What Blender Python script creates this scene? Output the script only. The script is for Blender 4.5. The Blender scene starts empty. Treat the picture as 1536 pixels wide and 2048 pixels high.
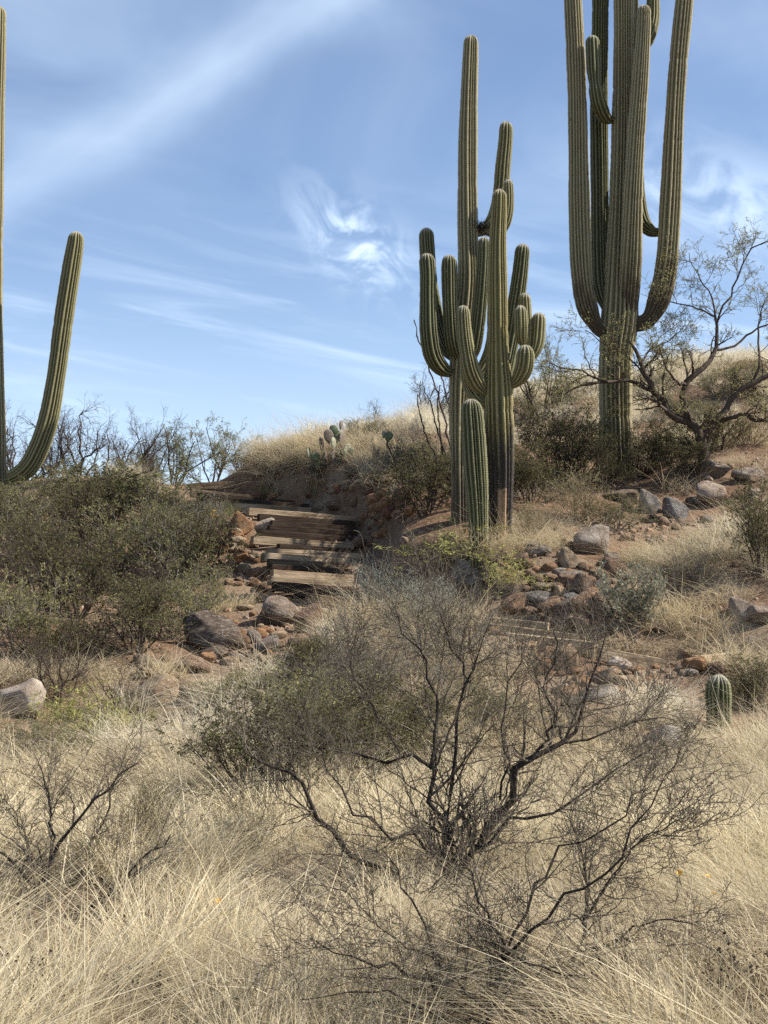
import bpy, math, random
import numpy as np
from mathutils import Vector, Matrix
rng = np.random.default_rng(7)
R = math.radians
scene = bpy.context.scene
COL = scene.collection

# ------------------------------------------------------------------ camera
F = 2974.0                     # focal length in photograph pixels
HORIZ = 1230.0
PITCH = math.atan((HORIZ-1024)/F)
CAMZ = 1.6
cam = bpy.data.cameras.new('camera'); camo = bpy.data.objects.new('camera', cam); COL.objects.link(camo)
cam.sensor_fit = 'VERTICAL'; cam.sensor_height = 36; cam.lens = 36*F/2048
cam.clip_start = 0.05; cam.clip_end = 6000
camo.location = (0, 0, CAMZ); camo.rotation_euler = (R(90)+PITCH, 0, 0)
scene.camera = camo

# ------------------------------------------------------------------ sky and sun
SUN_EL, SUN_AZ = R(43), R(92)          # azimuth clockwise from +Y (the view direction)
world = bpy.data.worlds.new('World'); scene.world = world; world.use_nodes = True
nt = world.node_tree; nt.nodes.clear()
class G:                                # tiny node-graph helper
    def __init__(s, tree): s.t = tree
    def n(s, typ, **kw):
        nd = s.t.nodes.new(typ)
        for k, v in kw.items(): setattr(nd, k, v)
        return nd
    def l(s, a, b): s.t.links.new(a, b)
    def put(s, sock, v):
        if hasattr(v, 'is_output') or isinstance(v, bpy.types.NodeSocket): s.l(v, sock)
        else: sock.default_value = v
    def m(s, op, a, b=0.0, c=0.0, clamp=False):
        nd = s.n('ShaderNodeMath', operation=op, use_clamp=clamp)
        s.put(nd.inputs[0], a); s.put(nd.inputs[1], b); s.put(nd.inputs[2], c)
        return nd.outputs[0]
    def ramp(s, v, stops):
        nd = s.n('ShaderNodeValToRGB'); e = nd.color_ramp.elements
        while len(e) < len(stops): e.new(0.5)
        for i, (p, c) in enumerate(stops):
            e[i].position = p; e[i].color = (c, c, c, 1) if not hasattr(c, '__len__') else (*c, 1)
        s.put(nd.inputs[0], v); return nd.outputs[0]
    def mr(s, v, a, b, c=0.0, d=1.0, smooth=True):
        nd = s.n('ShaderNodeMapRange', interpolation_type='SMOOTHSTEP' if smooth else 'LINEAR')
        for i, q in enumerate((v, a, b, c, d)): s.put(nd.inputs[i], q)
        return nd.outputs[0]
    def mix(s, f, a, b, mode='MIX'):
        nd = s.n('ShaderNodeMix', data_type='RGBA', blend_type=mode)
        s.put(nd.inputs[0], f)
        for k, q in ((6, a), (7, b)):
            if isinstance(q, tuple) and len(q) == 3: q = (*q, 1)
            s.put(nd.inputs[k], q)
        return nd.outputs[2]
    def noise(s, vec, scale, detail=4, rough=0.55, dist=0.0):
        nd = s.n('ShaderNodeTexNoise'); nd.inputs['Scale'].default_value = scale
        nd.inputs['Detail'].default_value = detail; nd.inputs['Roughness'].default_value = rough
        nd.inputs['Distortion'].default_value = dist
        if vec is not None: s.l(vec, nd.inputs['Vector'])
        return nd.outputs[0]
    def xyz(s, x, y, z):
        nd = s.n('ShaderNodeCombineXYZ')
        for i, q in enumerate((x, y, z)): s.put(nd.inputs[i], q)
        return nd.outputs[0]
g = G(nt)
sky = g.n('ShaderNodeTexSky', sky_type='NISHITA'); sky.sun_disc = False
sky.sun_elevation = SUN_EL; sky.sun_rotation = SUN_AZ
sky.altitude = 900; sky.air_density = 1.0; sky.dust_density = 0.15; sky.ozone_density = 3.5
tc = g.n('ShaderNodeTexCoord'); sp = g.n('ShaderNodeSeparateXYZ'); g.l(tc.outputs['Generated'], sp.inputs[0])
az = g.m('ARCTAN2', sp.outputs[0], sp.outputs[1]); el = g.m('ARCSINE', sp.outputs[2])
def rot2(u, v, cu, cv, ang):            # coordinates along / across a line in (azimuth, elevation)
    du = g.m('SUBTRACT', u, cu); dv = g.m('SUBTRACT', v, cv); c, s_ = math.cos(ang), math.sin(ang)
    a = g.m('ADD', g.m('MULTIPLY', du, c), g.m('MULTIPLY', dv, s_))
    b = g.m('SUBTRACT', g.m('MULTIPLY', dv, c), g.m('MULTIPLY', du, s_))
    return a, b
def gauss(x, s_): return g.m('POWER', 2.718, g.m('MULTIPLY', g.m('MULTIPLY', x, x), -1/(2*s_*s_)))
wob = g.m('MULTIPLY', g.m('SUBTRACT', g.noise(g.xyz(az, el, 0), 9, 3), 0.5), 0.03)
a1, b1 = rot2(az, el, -0.135, 0.345, math.atan2(0.150, 0.243))     # long broad contrail
b1w = g.m('ADD', b1, wob)
streak = g.noise(g.xyz(g.m('MULTIPLY', a1, 5.0), g.m('MULTIPLY', b1, 22), 0.3), 1.0, 4, 0.5)
band = g.m('MULTIPLY', gauss(b1w, 0.0125), g.mr(streak, 0.1, 0.75, 0.35, 0.85))
a2, b2 = rot2(az, el, -0.018, 0.246, -0.72)                        # ragged wisp
w2 = g.noise(g.xyz(g.m('MULTIPLY', a2, 24), g.m('MULTIPLY', b2, 34), 4.2), 1.0, 7, 0.6, 0.9)
wm = g.m('MULTIPLY', gauss(a2, 0.030), gauss(b2, 0.014))
wisp = g.m('MULTIPLY', g.mr(w2, 0.40, 0.66), wm)
a3, b3 = rot2(az, el, 0.0, 0.196, -0.17)                           # thin streaks low in the sky
s3 = g.noise(g.xyz(g.m('MULTIPLY', a3, 5), g.m('MULTIPLY', b3, 48), 1.7), 1.0, 5, 0.55, 0.5)
low = g.m('MULTIPLY', g.mr(s3, 0.46, 0.78), gauss(g.m('SUBTRACT', el, 0.185), 0.045))
s4 = g.noise(g.xyz(g.m('MULTIPLY', az, 3.2), g.m('MULTIPLY', el, 7.0), 8.3), 1.0, 5, 0.5, 0.6)   # high veil
veil = g.m('MULTIPLY', g.mr(s4, 0.38, 0.80), g.mr(el, 0.20, 0.38, 0.15, 0.9))
a5, b5 = rot2(az, el, 0.235, 0.262, -0.35)
w5 = g.noise(g.xyz(g.m('MULTIPLY', a5, 20), g.m('MULTIPLY', b5, 30), 9.2), 1.0, 6, 0.55, 0.6)
puff = g.m('MULTIPLY', g.mr(w5, 0.35, 0.65), g.m('MULTIPLY', gauss(a5, 0.06), gauss(b5, 0.022)))
hz = g.mr(el, 0.0, 0.26, 0.55, 0.06)
tot = g.m('MULTIPLY', band, 0.42)
for q, k in ((wisp, 0.85), (low, 0.38), (veil, 0.34), (puff, 0.6), (hz, 0.95)): tot = g.m('ADD', tot, g.m('MULTIPLY', q, k))
tot = g.m('MINIMUM', tot, 0.92)
skyc = g.mix(1.0, sky.outputs[0], (1.05, 1.02, 1.03), 'MULTIPLY')
col = g.mix(tot, skyc, (6.6, 7.9, 9.4))
bg = g.n('ShaderNodeBackground'); g.l(col, bg.inputs[0]); bg.inputs[1].default_value = 0.085
wo = g.n('ShaderNodeOutputWorld'); g.l(bg.outputs[0], wo.inputs[0])
sun = bpy.data.lights.new('sun', 'SUN'); sun.energy = 5.0; sun.angle = R(0.53); sun.color = (1.0, 0.93, 0.82)
suno = bpy.data.objects.new('sun', sun); COL.objects.link(suno)
sd = Vector((math.sin(SUN_AZ)*math.cos(SUN_EL), math.cos(SUN_AZ)*math.cos(SUN_EL), math.sin(SUN_EL)))
suno.rotation_euler = sd.to_track_quat('Z', 'Y').to_euler(); suno.location = (20, 0, 30)
vs = scene.view_settings; vs.view_transform = 'Standard'; vs.look = 'None'; vs.exposure = 0.85; vs.gamma = 1.0
scene.cycles.max_bounces = 3; scene.cycles.diffuse_bounces = 2; scene.cycles.glossy_bounces = 1
scene.cycles.transmission_bounces = 2; scene.cycles.caustics_reflective = False; scene.cycles.caustics_refractive = False
scene.cycles.use_denoising = False; scene.cycles.use_adaptive_sampling = True; scene.cycles.adaptive_threshold = 0.025
scene.cycles.debug_use_spatial_splits = True

# ------------------------------------------------------------------ projection helpers
cp, sp_ = math.cos(PITCH), math.sin(PITCH)
def ray(px, py):
    u, v = (px-768)/F, (1024-py)/F
    return np.array([u, cp - v*sp_, sp_ + v*cp])
def at(px, py, Y):
    r = ray(px, py); return np.array([0, 0, CAMZ]) + r*(Y/r[1])
def proj(P):
    d = np.asarray(P, float) - np.array([0, 0, CAMZ])
    f = d[..., 1]*cp + d[..., 2]*sp_; v = -d[..., 1]*sp_ + d[..., 2]*cp
    f = np.where(np.abs(f) < 1e-6, 1e-6, f)
    return 768 + F*d[..., 0]/f, 1024 - F*v/f

# ------------------------------------------------------------------ terrain
ctl = [(-4,2,0),(0,2,0),(4,2,0),(-5,6,0),(0,6,0),(5,6,0),(-7,9,.05),(0,9,.05),(7,9,.1),(-9,4,0),(9,4,0.1),
       (-9,32,4.1),(-3.2,32,4.1),(-14,30,4.0),(-5,40,3.6),(-15,45,3.4),(0,36,5.2),(5,39,6.3),(11,41,7.2),(13,52,6),(0,52,4.2),
       (20,42,7.6),(-14,22,3.0),(-14,15,1.0),(14,22,4.4),(14,15,1.6),(-20,35,3.8),(16,32,7.2)]
for px, py, Y in [(100,1560,12.2),(768,1560,12.5),(1450,1560,12.5),(100,1450,13.6),(550,1450,14),(768,1440,14),(1100,1450,14),
    (300,1400,15),(30,1430,14),(420,1295,17),(600,1255,18.5),(640,1195,20),(200,1310,16.5),(100,1210,18.5),(250,1160,20.5),(100,1090,21),
    (350,1060,23.3),(0,1010,24),(330,965,27),(200,965,26.5),(480,1085,23.2),(500,1150,21.5),(390,990,26.3),(560,1040,23.8),(610,1110,21.9),(430,972,27.3),
    (735,1060,22.5),(760,965,24.5),(700,935,26),(560,935,27),(500,915,28),(600,880,28.5),(720,862,29),(850,845,29.5),(1000,805,31),
    (1150,785,32),(1300,750,33),(1536,715,34),(990,1085,20),(900,1055,21),(800,1005,23),(850,905,26),(1230,965,25),(1410,925,24.3),
    (1536,905,26),(1100,855,28.5),(1400,805,30),(1300,1015,22.5),(1420,1000,22.5),(1536,1005,22),(1180,1090,20.5),(1400,1105,19.5),
    (1536,1105,19),(1050,1135,19.2),(1100,1235,17.9),(1270,1235,17.9),(1400,1240,17.6),(1050,1262,17.3),(1250,1318,16.6),(1450,1328,16.3),
    (1180,1390,15.2),(1438,1450,14.2),(1300,1505,13.2),(1536,1460,14),(800,1270,17.5),(750,1360,15.5),(880,1205,18.6),(720,1180,20.2),(700,1100,22.0),(452,968,28.4),(425,967,30),(478,950,28.1),(380,966,29.5)]:
    ctl.append(tuple(at(px, py, Y)))
C = np.array(ctl, float)
def tk(r2): return 0.5*r2*np.log(r2 + 1e-9)
def _fit():
    n = len(C); d2 = ((C[:, None, :2]-C[None, :, :2])**2).sum(-1)
    A = np.zeros((n+3, n+3)); A[:n, :n] = tk(d2) + np.eye(n)*0.25
    A[:n, n] = 1; A[:n, n+1:] = C[:, :2]; A[n, :n] = 1; A[n+1:, :n] = C[:, :2].T
    return np.linalg.solve(A, np.concatenate([C[:, 2], [0, 0, 0]]))
TW = _fit()
_ph = rng.uniform(0, 6.28, (40, 2)); _dir = rng.normal(size=(40, 2)); _dir /= np.linalg.norm(_dir, axis=1)[:, None]
_fr = np.exp(rng.uniform(np.log(0.8), np.log(9), 40))
def bumps(x, y):
    s = np.zeros_like(x)
    for k in range(40): s += np.sin((x*_dir[k, 0]+y*_dir[k, 1])*_fr[k] + _ph[k, 0])*0.022/_fr[k]**0.7
    return s
def sst(t): t = np.clip(t, 0, 1); return t*t*(3-2*t)
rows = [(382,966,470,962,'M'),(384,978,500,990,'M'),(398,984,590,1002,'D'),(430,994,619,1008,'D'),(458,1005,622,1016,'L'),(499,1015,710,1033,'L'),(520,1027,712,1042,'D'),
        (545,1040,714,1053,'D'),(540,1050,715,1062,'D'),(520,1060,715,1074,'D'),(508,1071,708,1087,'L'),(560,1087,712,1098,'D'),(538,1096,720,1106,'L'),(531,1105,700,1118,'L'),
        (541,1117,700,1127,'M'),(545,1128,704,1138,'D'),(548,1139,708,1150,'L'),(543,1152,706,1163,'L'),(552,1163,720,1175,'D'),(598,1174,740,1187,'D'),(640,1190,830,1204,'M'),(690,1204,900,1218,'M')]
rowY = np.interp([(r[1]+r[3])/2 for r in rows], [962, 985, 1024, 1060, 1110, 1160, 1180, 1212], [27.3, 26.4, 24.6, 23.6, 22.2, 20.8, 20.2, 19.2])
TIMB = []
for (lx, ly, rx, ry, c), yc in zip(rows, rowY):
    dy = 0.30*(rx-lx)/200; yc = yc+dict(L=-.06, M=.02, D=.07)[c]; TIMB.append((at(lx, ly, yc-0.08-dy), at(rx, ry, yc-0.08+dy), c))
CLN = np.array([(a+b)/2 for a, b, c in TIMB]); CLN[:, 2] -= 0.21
PTHS = [CLN, np.array([at(1000,1240,17.75)-[0,0,.10], at(1060,1262,17.3)-[0,0,.10], at(1110,1282,17.0)-[0,0,.11], at(1260,1318,16.5)-[0,0,.11], at(1455,1318,16.45)-[0,0,.09]])]
def carve(a, b, z):
    for pth, hw, sw in ((PTHS[0], 0.95, 0.35), (PTHS[1], 0.30, 0.5)):
        best = np.full(a.shape, 1e9); zl = np.zeros_like(a)
        for p, q in zip(pth[:-1], pth[1:]):
            dx, dy = q[0]-p[0], q[1]-p[1]; L2 = dx*dx+dy*dy
            t = np.clip(((a-p[0])*dx+(b-p[1])*dy)/L2, 0, 1); d = np.hypot(a-p[0]-t*dx, b-p[1]-t*dy)
            m = d < best; best = np.where(m, d, best); zl = np.where(m, p[2]+t*(q[2]-p[2]), zl)
        w = sst((best-hw)/sw); z = zl*(1-w)+z*w
    return z
def H(x, y):
    x = np.asarray(x, float); y = np.asarray(y, float); sh = np.broadcast(x, y).shape
    xf = np.broadcast_to(x, sh).ravel(); yf = np.broadcast_to(y, sh).ravel()
    out = np.empty(xf.size)
    for i in range(0, xf.size, 20000):
        a, b = xf[i:i+20000], yf[i:i+20000]
        ac, bc = np.clip(a, -22, 22), np.clip(b, -2, 54)
        d2 = (ac[:, None]-C[None, :, 0])**2 + (bc[:, None]-C[None, :, 1])**2
        n = len(C)
        z = tk(d2)@TW[:n] + TW[n] + TW[n+1]*ac + TW[n+2]*bc + bumps(a, b)
        z = carve(a, b, z)
        far = sst((np.maximum(np.maximum(np.abs(a)-18, b-44), -2-b))/40)
        base = np.where(b > 20, 1.5, 0.0)
        out[i:i+20000] = z*(1-far) + base*far
    return out.reshape(sh)
_ys = np.concatenate([np.arange(2.0, 40, 0.03)])
_cache = {}
def hit(px, py):
    """the point of the ground seen at this pixel"""
    r = ray(px, py); P = r[None, :]*(_ys/r[1])[:, None]; z = P[:, 2]+CAMZ
    below = np.nonzero(z <= H(P[:, 0], P[:, 1]))[0]
    i = below[0] if len(below) else len(_ys)-200
    return np.array([P[i, 0], P[i, 1], z[i]])

# ------------------------------------------------------------------ mesh helpers
def make_mesh(name, V, Q=None, T=None, attrs=None, smooth=False):
    me = bpy.data.meshes.new(name); V = np.ascontiguousarray(V, np.float32)
    me.vertices.add(len(V)); me.vertices.foreach_set('co', V.ravel())
    Q = np.zeros((0, 4), np.int32) if Q is None else np.asarray(Q, np.int32)
    T = np.zeros((0, 3), np.int32) if T is None else np.asarray(T, np.int32)
    nl = Q.size + T.size; me.loops.add(nl); me.loops.foreach_set('vertex_index', np.concatenate([Q.ravel(), T.ravel()]).astype(np.int32))
    me.polygons.add(len(Q)+len(T))
    st = np.concatenate([np.arange(len(Q))*4, Q.size+np.arange(len(T))*3]).astype(np.int32)
    me.polygons.foreach_set('loop_start', st)
    me.polygons.foreach_set('use_smooth', np.full(len(Q)+len(T), bool(smooth)))
    for k, v in (attrs or {}).items():
        a = me.attributes.new(k, 'FLOAT', 'POINT'); a.data.foreach_set('value', np.asarray(v, np.float32).ravel())
    me.update(calc_edges=True); return me
class MB:
    def __init__(s): s.V = []; s.Q = []; s.T = []; s.n = 0; s.A = {}
    def add(s, V, Q=None, T=None, **attrs):
        if Q is not None and len(Q): s.Q.append(np.asarray(Q)+s.n)
        if T is not None and len(T): s.T.append(np.asarray(T)+s.n)
        for k, v in attrs.items(): s.A.setdefault(k, []).append(np.broadcast_to(v, len(V)))
        s.V.append(V); s.n += len(V)
    def mesh(s, name, smooth=False):
        return make_mesh(name, np.concatenate(s.V), np.concatenate(s.Q) if s.Q else None, np.concatenate(s.T) if s.T else None,
                         {k: np.concatenate(v) for k, v in s.A.items()}, smooth)
def obj(name, me, mat=None, parent=None, loc=None):
    o = bpy.data.objects.new(name, me); COL.objects.link(o)
    if mat is not None and me is not None and not me.materials: me.materials.append(mat)
    if parent is not None: o.parent = parent
    if loc is not None: o.location = loc
    return o
def tag(o, label=None, cat=None, group=None, kind=None):
    if label: o['label'] = label
    if cat: o['category'] = cat
    if group: o['group'] = group
    if kind: o['kind'] = kind
    return o
def thing(name, label, cat, loc=(0, 0, 0), group=None, rz=0.0, sc=1.0):
    o = bpy.data.objects.new(name, None); COL.objects.link(o); o.empty_display_size = 0.2
    o.location = loc; o.rotation_euler = (0, 0, rz); o.scale = (sc, sc, sc) if not hasattr(sc, '__len__') else sc
    return tag(o, label, cat, group)

# ------------------------------------------------------------------ materials
def material(name, fn):
    m = bpy.data.materials.new(name); m.use_nodes = True; m.node_tree.nodes.clear()
    gg = G(m.node_tree); out = gg.n('ShaderNodeOutputMaterial'); sh = fn(gg); gg.l(sh, out.inputs[0]); return m
def princ(gg, col, rough=0.85, bump=None, bstr=0.4, bdist=0.02, spec=0.2):
    p = gg.n('ShaderNodeBsdfPrincipled'); gg.put(p.inputs['Base Color'], (*col, 1) if isinstance(col, tuple) else col)
    p.inputs['Roughness'].default_value = rough; p.inputs['Specular IOR Level'].default_value = spec
    if bump is not None:
        b = gg.n('ShaderNodeBump'); b.inputs['Strength'].default_value = bstr; b.inputs['Distance'].default_value = bdist
        gg.l(bump, b.inputs['Height']); gg.l(b.outputs[0], p.inputs['Normal'])
    return p.outputs[0]
def objco(gg): return gg.n('ShaderNodeTexCoord').outputs['Object']
def geopos(gg): return gg.n('ShaderNodeNewGeometry').outputs['Position']
def oinfo(gg, k): return gg.n('ShaderNodeObjectInfo').outputs[k]
def attr(gg, name): return gg.n('ShaderNodeAttribute', attribute_name=name).outputs['Fac']

def f_ground(gg):
    p = geopos(gg)
    n1 = gg.noise(p, 0.8, 5, 0.6); n2 = gg.noise(p, 9, 6, 0.65); n3 = gg.noise(p, 60, 4, 0.6)
    soil = gg.mix(gg.mr(n2, 0.35, 0.65), (0.125, 0.073, 0.042), (0.245, 0.155, 0.098))
    dusty = gg.mix(gg.mr(n1, 0.42, 0.62), soil, (0.25, 0.185, 0.125))
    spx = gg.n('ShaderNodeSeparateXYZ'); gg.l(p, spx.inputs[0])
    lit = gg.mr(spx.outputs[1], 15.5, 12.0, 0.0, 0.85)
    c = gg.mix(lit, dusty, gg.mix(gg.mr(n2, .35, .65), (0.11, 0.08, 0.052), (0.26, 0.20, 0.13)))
    c = gg.mix(gg.mr(n3, 0.3, 0.7, 0, 0.35), c, (0.12, 0.085, 0.06))
    h = gg.m('ADD', gg.m('MULTIPLY', n2, 1.0), gg.m('MULTIPLY', n3, 0.35))
    return princ(gg, c, 0.95, h, 0.9, 0.05, 0.1)
M_ground = material('red_soil', f_ground)

def f_rock(gg):
    p = objco(gg); rn = oinfo(gg, 'Random'); base = oinfo(gg, 'Color')
    off = gg.n('ShaderNodeVectorMath', operation='ADD'); gg.l(p, off.inputs[0]); gg.l(gg.xyz(gg.m('MULTIPLY', rn, 37), rn, rn), off.inputs[1])
    v = off.outputs[0]
    n1 = gg.noise(v, 1.6, 5, 0.6, 0.4); n2 = gg.noise(v, 7, 6, 0.65); n3 = gg.noise(v, 32, 5, 0.65)
    dark = gg.mix(1.0, base, (0.52, 0.46, 0.42), 'MULTIPLY'); light = gg.mix(0.40, base, (0.50, 0.45, 0.39))
    c = gg.mix(gg.mr(n1, 0.36, 0.66), dark, base); c = gg.mix(gg.mr(n2, 0.5, 0.72), c, light)
    c = gg.mix(gg.mr(n3, 0.58, 0.74, 0, 0.6), c, (0.10, 0.085, 0.07))
    h = gg.m('ADD', n2, gg.m('MULTIPLY', n3, 0.5))
    return princ(gg, c, 0.9, h, 0.7, 0.06, 0.15)
M_rock = material('weathered_stone', f_rock)

def f_wood(gg):
    p = objco(gg); rn = oinfo(gg, 'Random'); base = oinfo(gg, 'Color')
    mp = gg.n('ShaderNodeMapping'); gg.l(p, mp.inputs[0]); mp.inputs['Scale'].default_value = (0.7, 16, 16)
    gg.l(gg.xyz(gg.m('MULTIPLY', rn, 50), gg.m('MULTIPLY', rn, 9), 0.0), mp.inputs['Location'])
    n1 = gg.noise(mp.outputs[0], 2.0, 6, 0.65, 0.5); n2 = gg.noise(p, 3.5, 5, 0.6)
    c = gg.mix(gg.mr(n1, 0.33, 0.68), gg.mix(1.0, base, (0.42, 0.36, 0.30), 'MULTIPLY'), base)
    c = gg.mix(gg.mr(n2, 0.52, 0.75, 0, 0.65), c, (0.085, 0.06, 0.042))
    return princ(gg, c, 0.88, n1, 0.8, 0.012, 0.15)
M_wood = material('weathered_timber', f_wood)

def f_saguaro(crest, groove, scar, scorch=False, cork=False):
    def fn(gg):
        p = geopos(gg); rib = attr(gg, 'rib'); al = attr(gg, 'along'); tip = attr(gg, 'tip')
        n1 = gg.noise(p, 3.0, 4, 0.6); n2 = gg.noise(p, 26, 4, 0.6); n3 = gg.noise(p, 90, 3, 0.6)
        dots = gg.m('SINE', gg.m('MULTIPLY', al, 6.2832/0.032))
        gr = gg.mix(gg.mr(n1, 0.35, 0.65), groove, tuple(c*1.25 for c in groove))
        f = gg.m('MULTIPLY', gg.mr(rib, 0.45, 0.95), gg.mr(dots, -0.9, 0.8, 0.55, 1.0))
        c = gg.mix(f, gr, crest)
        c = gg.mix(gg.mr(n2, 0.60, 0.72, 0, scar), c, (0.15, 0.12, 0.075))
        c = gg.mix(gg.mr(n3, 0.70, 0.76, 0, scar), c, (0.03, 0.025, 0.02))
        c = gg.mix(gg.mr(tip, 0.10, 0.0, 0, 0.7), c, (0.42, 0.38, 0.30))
        st = gg.n('ShaderNodeMapping'); gg.l(p, st.inputs[0]); st.inputs['Scale'].default_value = (17, 17, 1.6); strk = gg.noise(st.outputs[0], 1.0, 5, 0.6)
        hole = gg.n('ShaderNodeTexVoronoi'); hole.inputs['Scale'].default_value = 1.9; gg.l(p, hole.inputs['Vector'])
        c = gg.mix(gg.mr(hole.outputs['Distance'], 0.075, 0.055, 0, scar), c, (0.03, 0.022, 0.016))
        c = gg.mix(gg.mr(strk, 0.56, 0.72, 0, 0.55*scar), c, (0.17, 0.135, 0.085))
        if cork:
            ce = gg.m('ADD', al, gg.m('MULTIPLY', gg.m('SUBTRACT', strk, 0.5), 2.6)); c = gg.mix(gg.mr(ce, 1.5, 0.5, 0, 0.85), c, (0.085, 0.066, 0.047))
        if scorch:
            edge = gg.m('ADD', al, gg.m('MULTIPLY', gg.m('SUBTRACT', strk, 0.5), 2.2)); edge = gg.m('ADD', edge, gg.m('MULTIPLY', gg.m('SUBTRACT', n2, 0.5), 0.7))
            c = gg.mix(gg.mr(edge, 2.0, 1.15), c, gg.mix(gg.mr(n3, .4, .65), (0.026, 0.022, 0.019), (0.075, 0.062, 0.052)))
            ang = attr(gg, 'ang'); peel = gg.m('ADD', gg.m('MULTIPLY', gg.m('ABSOLUTE', ang), 0.75), gg.m('MULTIPLY', gg.m('SUBTRACT', gg.noise(p, 9, 4), 0.5), 0.5))
            pk = gg.m('MULTIPLY', gg.mr(peel, 0.36, 0.30), gg.mr(gg.m('ADD', al, gg.m('MULTIPLY', gg.m('SUBTRACT', n2, 0.5), 0.5)), 0.82, 0.76))
            c = gg.mix(pk, c, gg.mix(n2, (0.24, 0.14, 0.08), (0.42, 0.30, 0.20)))
        return princ(gg, c, 0.75, n2, 0.3, 0.006, 0.25)
    return fn
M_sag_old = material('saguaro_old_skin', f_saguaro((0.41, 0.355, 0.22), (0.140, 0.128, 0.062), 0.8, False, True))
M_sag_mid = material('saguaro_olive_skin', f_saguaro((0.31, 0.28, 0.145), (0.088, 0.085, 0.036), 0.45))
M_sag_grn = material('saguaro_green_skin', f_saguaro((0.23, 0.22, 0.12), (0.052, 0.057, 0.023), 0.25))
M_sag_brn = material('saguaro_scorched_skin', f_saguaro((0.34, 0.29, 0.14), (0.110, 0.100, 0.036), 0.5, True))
def f_spine(gg): return princ(gg, (0.48, 0.43, 0.34), 0.7)
M_spine = material('cactus_spine', f_spine)

def leafy(cols, trans=0.3, rough=0.75):
    def fn(gg):
        v = attr(gg, 'rnd'); c = gg.mix(v, (*cols[0], 1), (*cols[1], 1))
        if len(cols) > 2: c = gg.mix(gg.m('MULTIPLY', attr(gg, 'tone'), .6), c, (*cols[2], 1))
        else: c = gg.mix(1.0, c, gg.mix(oinfo(gg, 'Random'), (.78, .80, .80), (1.2, 1.15, 1.1)), 'MULTIPLY')
        d = gg.n('ShaderNodeBsdfDiffuse'); gg.l(c, d.inputs[0]); t = gg.n('ShaderNodeBsdfTranslucent'); gg.l(c, t.inputs[0])
        mx = gg.n('ShaderNodeMixShader'); mx.inputs[0].default_value = trans; gg.l(d.outputs[0], mx.inputs[1]); gg.l(t.outputs[0], mx.inputs[2])
        return mx.outputs[0]
    return fn
M_leaf_olive = material('olive_leaves', leafy(((0.14, 0.145, 0.058), (0.31, 0.29, 0.13))))
M_leaf_dark = material('dark_olive_leaves', leafy(((0.075, 0.080, 0.036), (0.19, 0.18, 0.085))))
M_leaf_grey = material('grey_leaves', leafy(((0.24, 0.24, 0.17), (0.40, 0.39, 0.29))))
M_leaf_feather = material('feathery_green_leaves', leafy(((0.22, 0.23, 0.09), (0.40, 0.38, 0.17))))
M_leaf_lime = material('yellow_green_leaves', leafy(((0.25, 0.26, 0.08), (0.42, 0.40, 0.16))))
M_leaf_rust = material('dry_leaves', leafy(((0.27, 0.15, 0.07), (0.40, 0.26, 0.13))))
M_grass_straw = material('straw_grass', leafy(((0.58, 0.48, 0.29), (0.88, 0.79, 0.57), (0.32, 0.26, 0.175)), 0.35))
M_grass_grey = material('grey_dry_grass', leafy(((0.34, 0.29, 0.195), (0.66, 0.58, 0.43), (0.62, 0.50, 0.29)), 0.35))
M_grass_white = material('bleached_grass', leafy(((0.62, 0.55, 0.40), (0.90, 0.85, 0.69), (0.52, 0.42, 0.27)), 0.4))
M_grass_green = material('green_grass', leafy(((0.15, 0.16, 0.065), (0.30, 0.27, 0.13)), 0.35))
def f_bark(c0, c1):
    def fn(gg):
        p = objco(gg); n = gg.noise(p, 14, 5, 0.6); n2 = gg.noise(p, 2.0, 3)
        return princ(gg, gg.mix(gg.m('MULTIPLY', gg.m('ADD', n, n2), 0.5), (*c0, 1), (*c1, 1)), 0.9, n, 0.8, 0.02, 0.1)
    return fn
M_bark_black = material('black_bark', f_bark((0.018, 0.015, 0.013), (0.075, 0.06, 0.05)))
M_bark_brown = material('brown_bark', f_bark((0.035, 0.026, 0.02), (0.13, 0.10, 0.08)))
M_bark_twig = material('twig_bark', f_bark((0.03, 0.024, 0.019), (0.22, 0.185, 0.14)))
M_bark_grey = material('grey_bark', f_bark((0.10, 0.085, 0.07), (0.27, 0.24, 0.20)))
M_bark_tan = material('tan_stem', f_bark((0.19, 0.15, 0.09), (0.38, 0.32, 0.21)))
M_bark_sage = material('sage_stem', f_bark((0.19, 0.21, 0.17), (0.36, 0.38, 0.32)))

# ------------------------------------------------------------------ ground sheet
def _axis(lo, hi, step, end):
    core = np.arange(lo, hi+1e-6, step); out = []; s = step; v = hi
    while v < end: s *= 1.22; v += s; out.append(v)
    return core, np.array(out)
cx, ox = _axis(-11, 11, 0.14, 2500); xs = np.concatenate([-ox[::-1], cx, ox])
cy, oy = _axis(3, 36, 0.14, 2500); yb = []; s_, v_ = 0.14, 3.0
while v_ > -1500: s_ *= 1.25; v_ -= s_; yb.append(v_)
ys = np.concatenate([np.array(yb)[::-1], cy, oy])
X, Y = np.meshgrid(xs, ys); Z = H(X, Y)
nx, ny = len(xs), len(ys); idx = np.arange(nx*ny).reshape(ny, nx)
Q = np.stack([idx[:-1, :-1], idx[:-1, 1:], idx[1:, 1:], idx[1:, :-1]], -1).reshape(-1, 4)
ground = obj('ground', make_mesh('ground', np.stack([X, Y, Z], -1).reshape(-1, 3), Q, smooth=True), M_ground)
ground['kind'] = 'structure'

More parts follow.
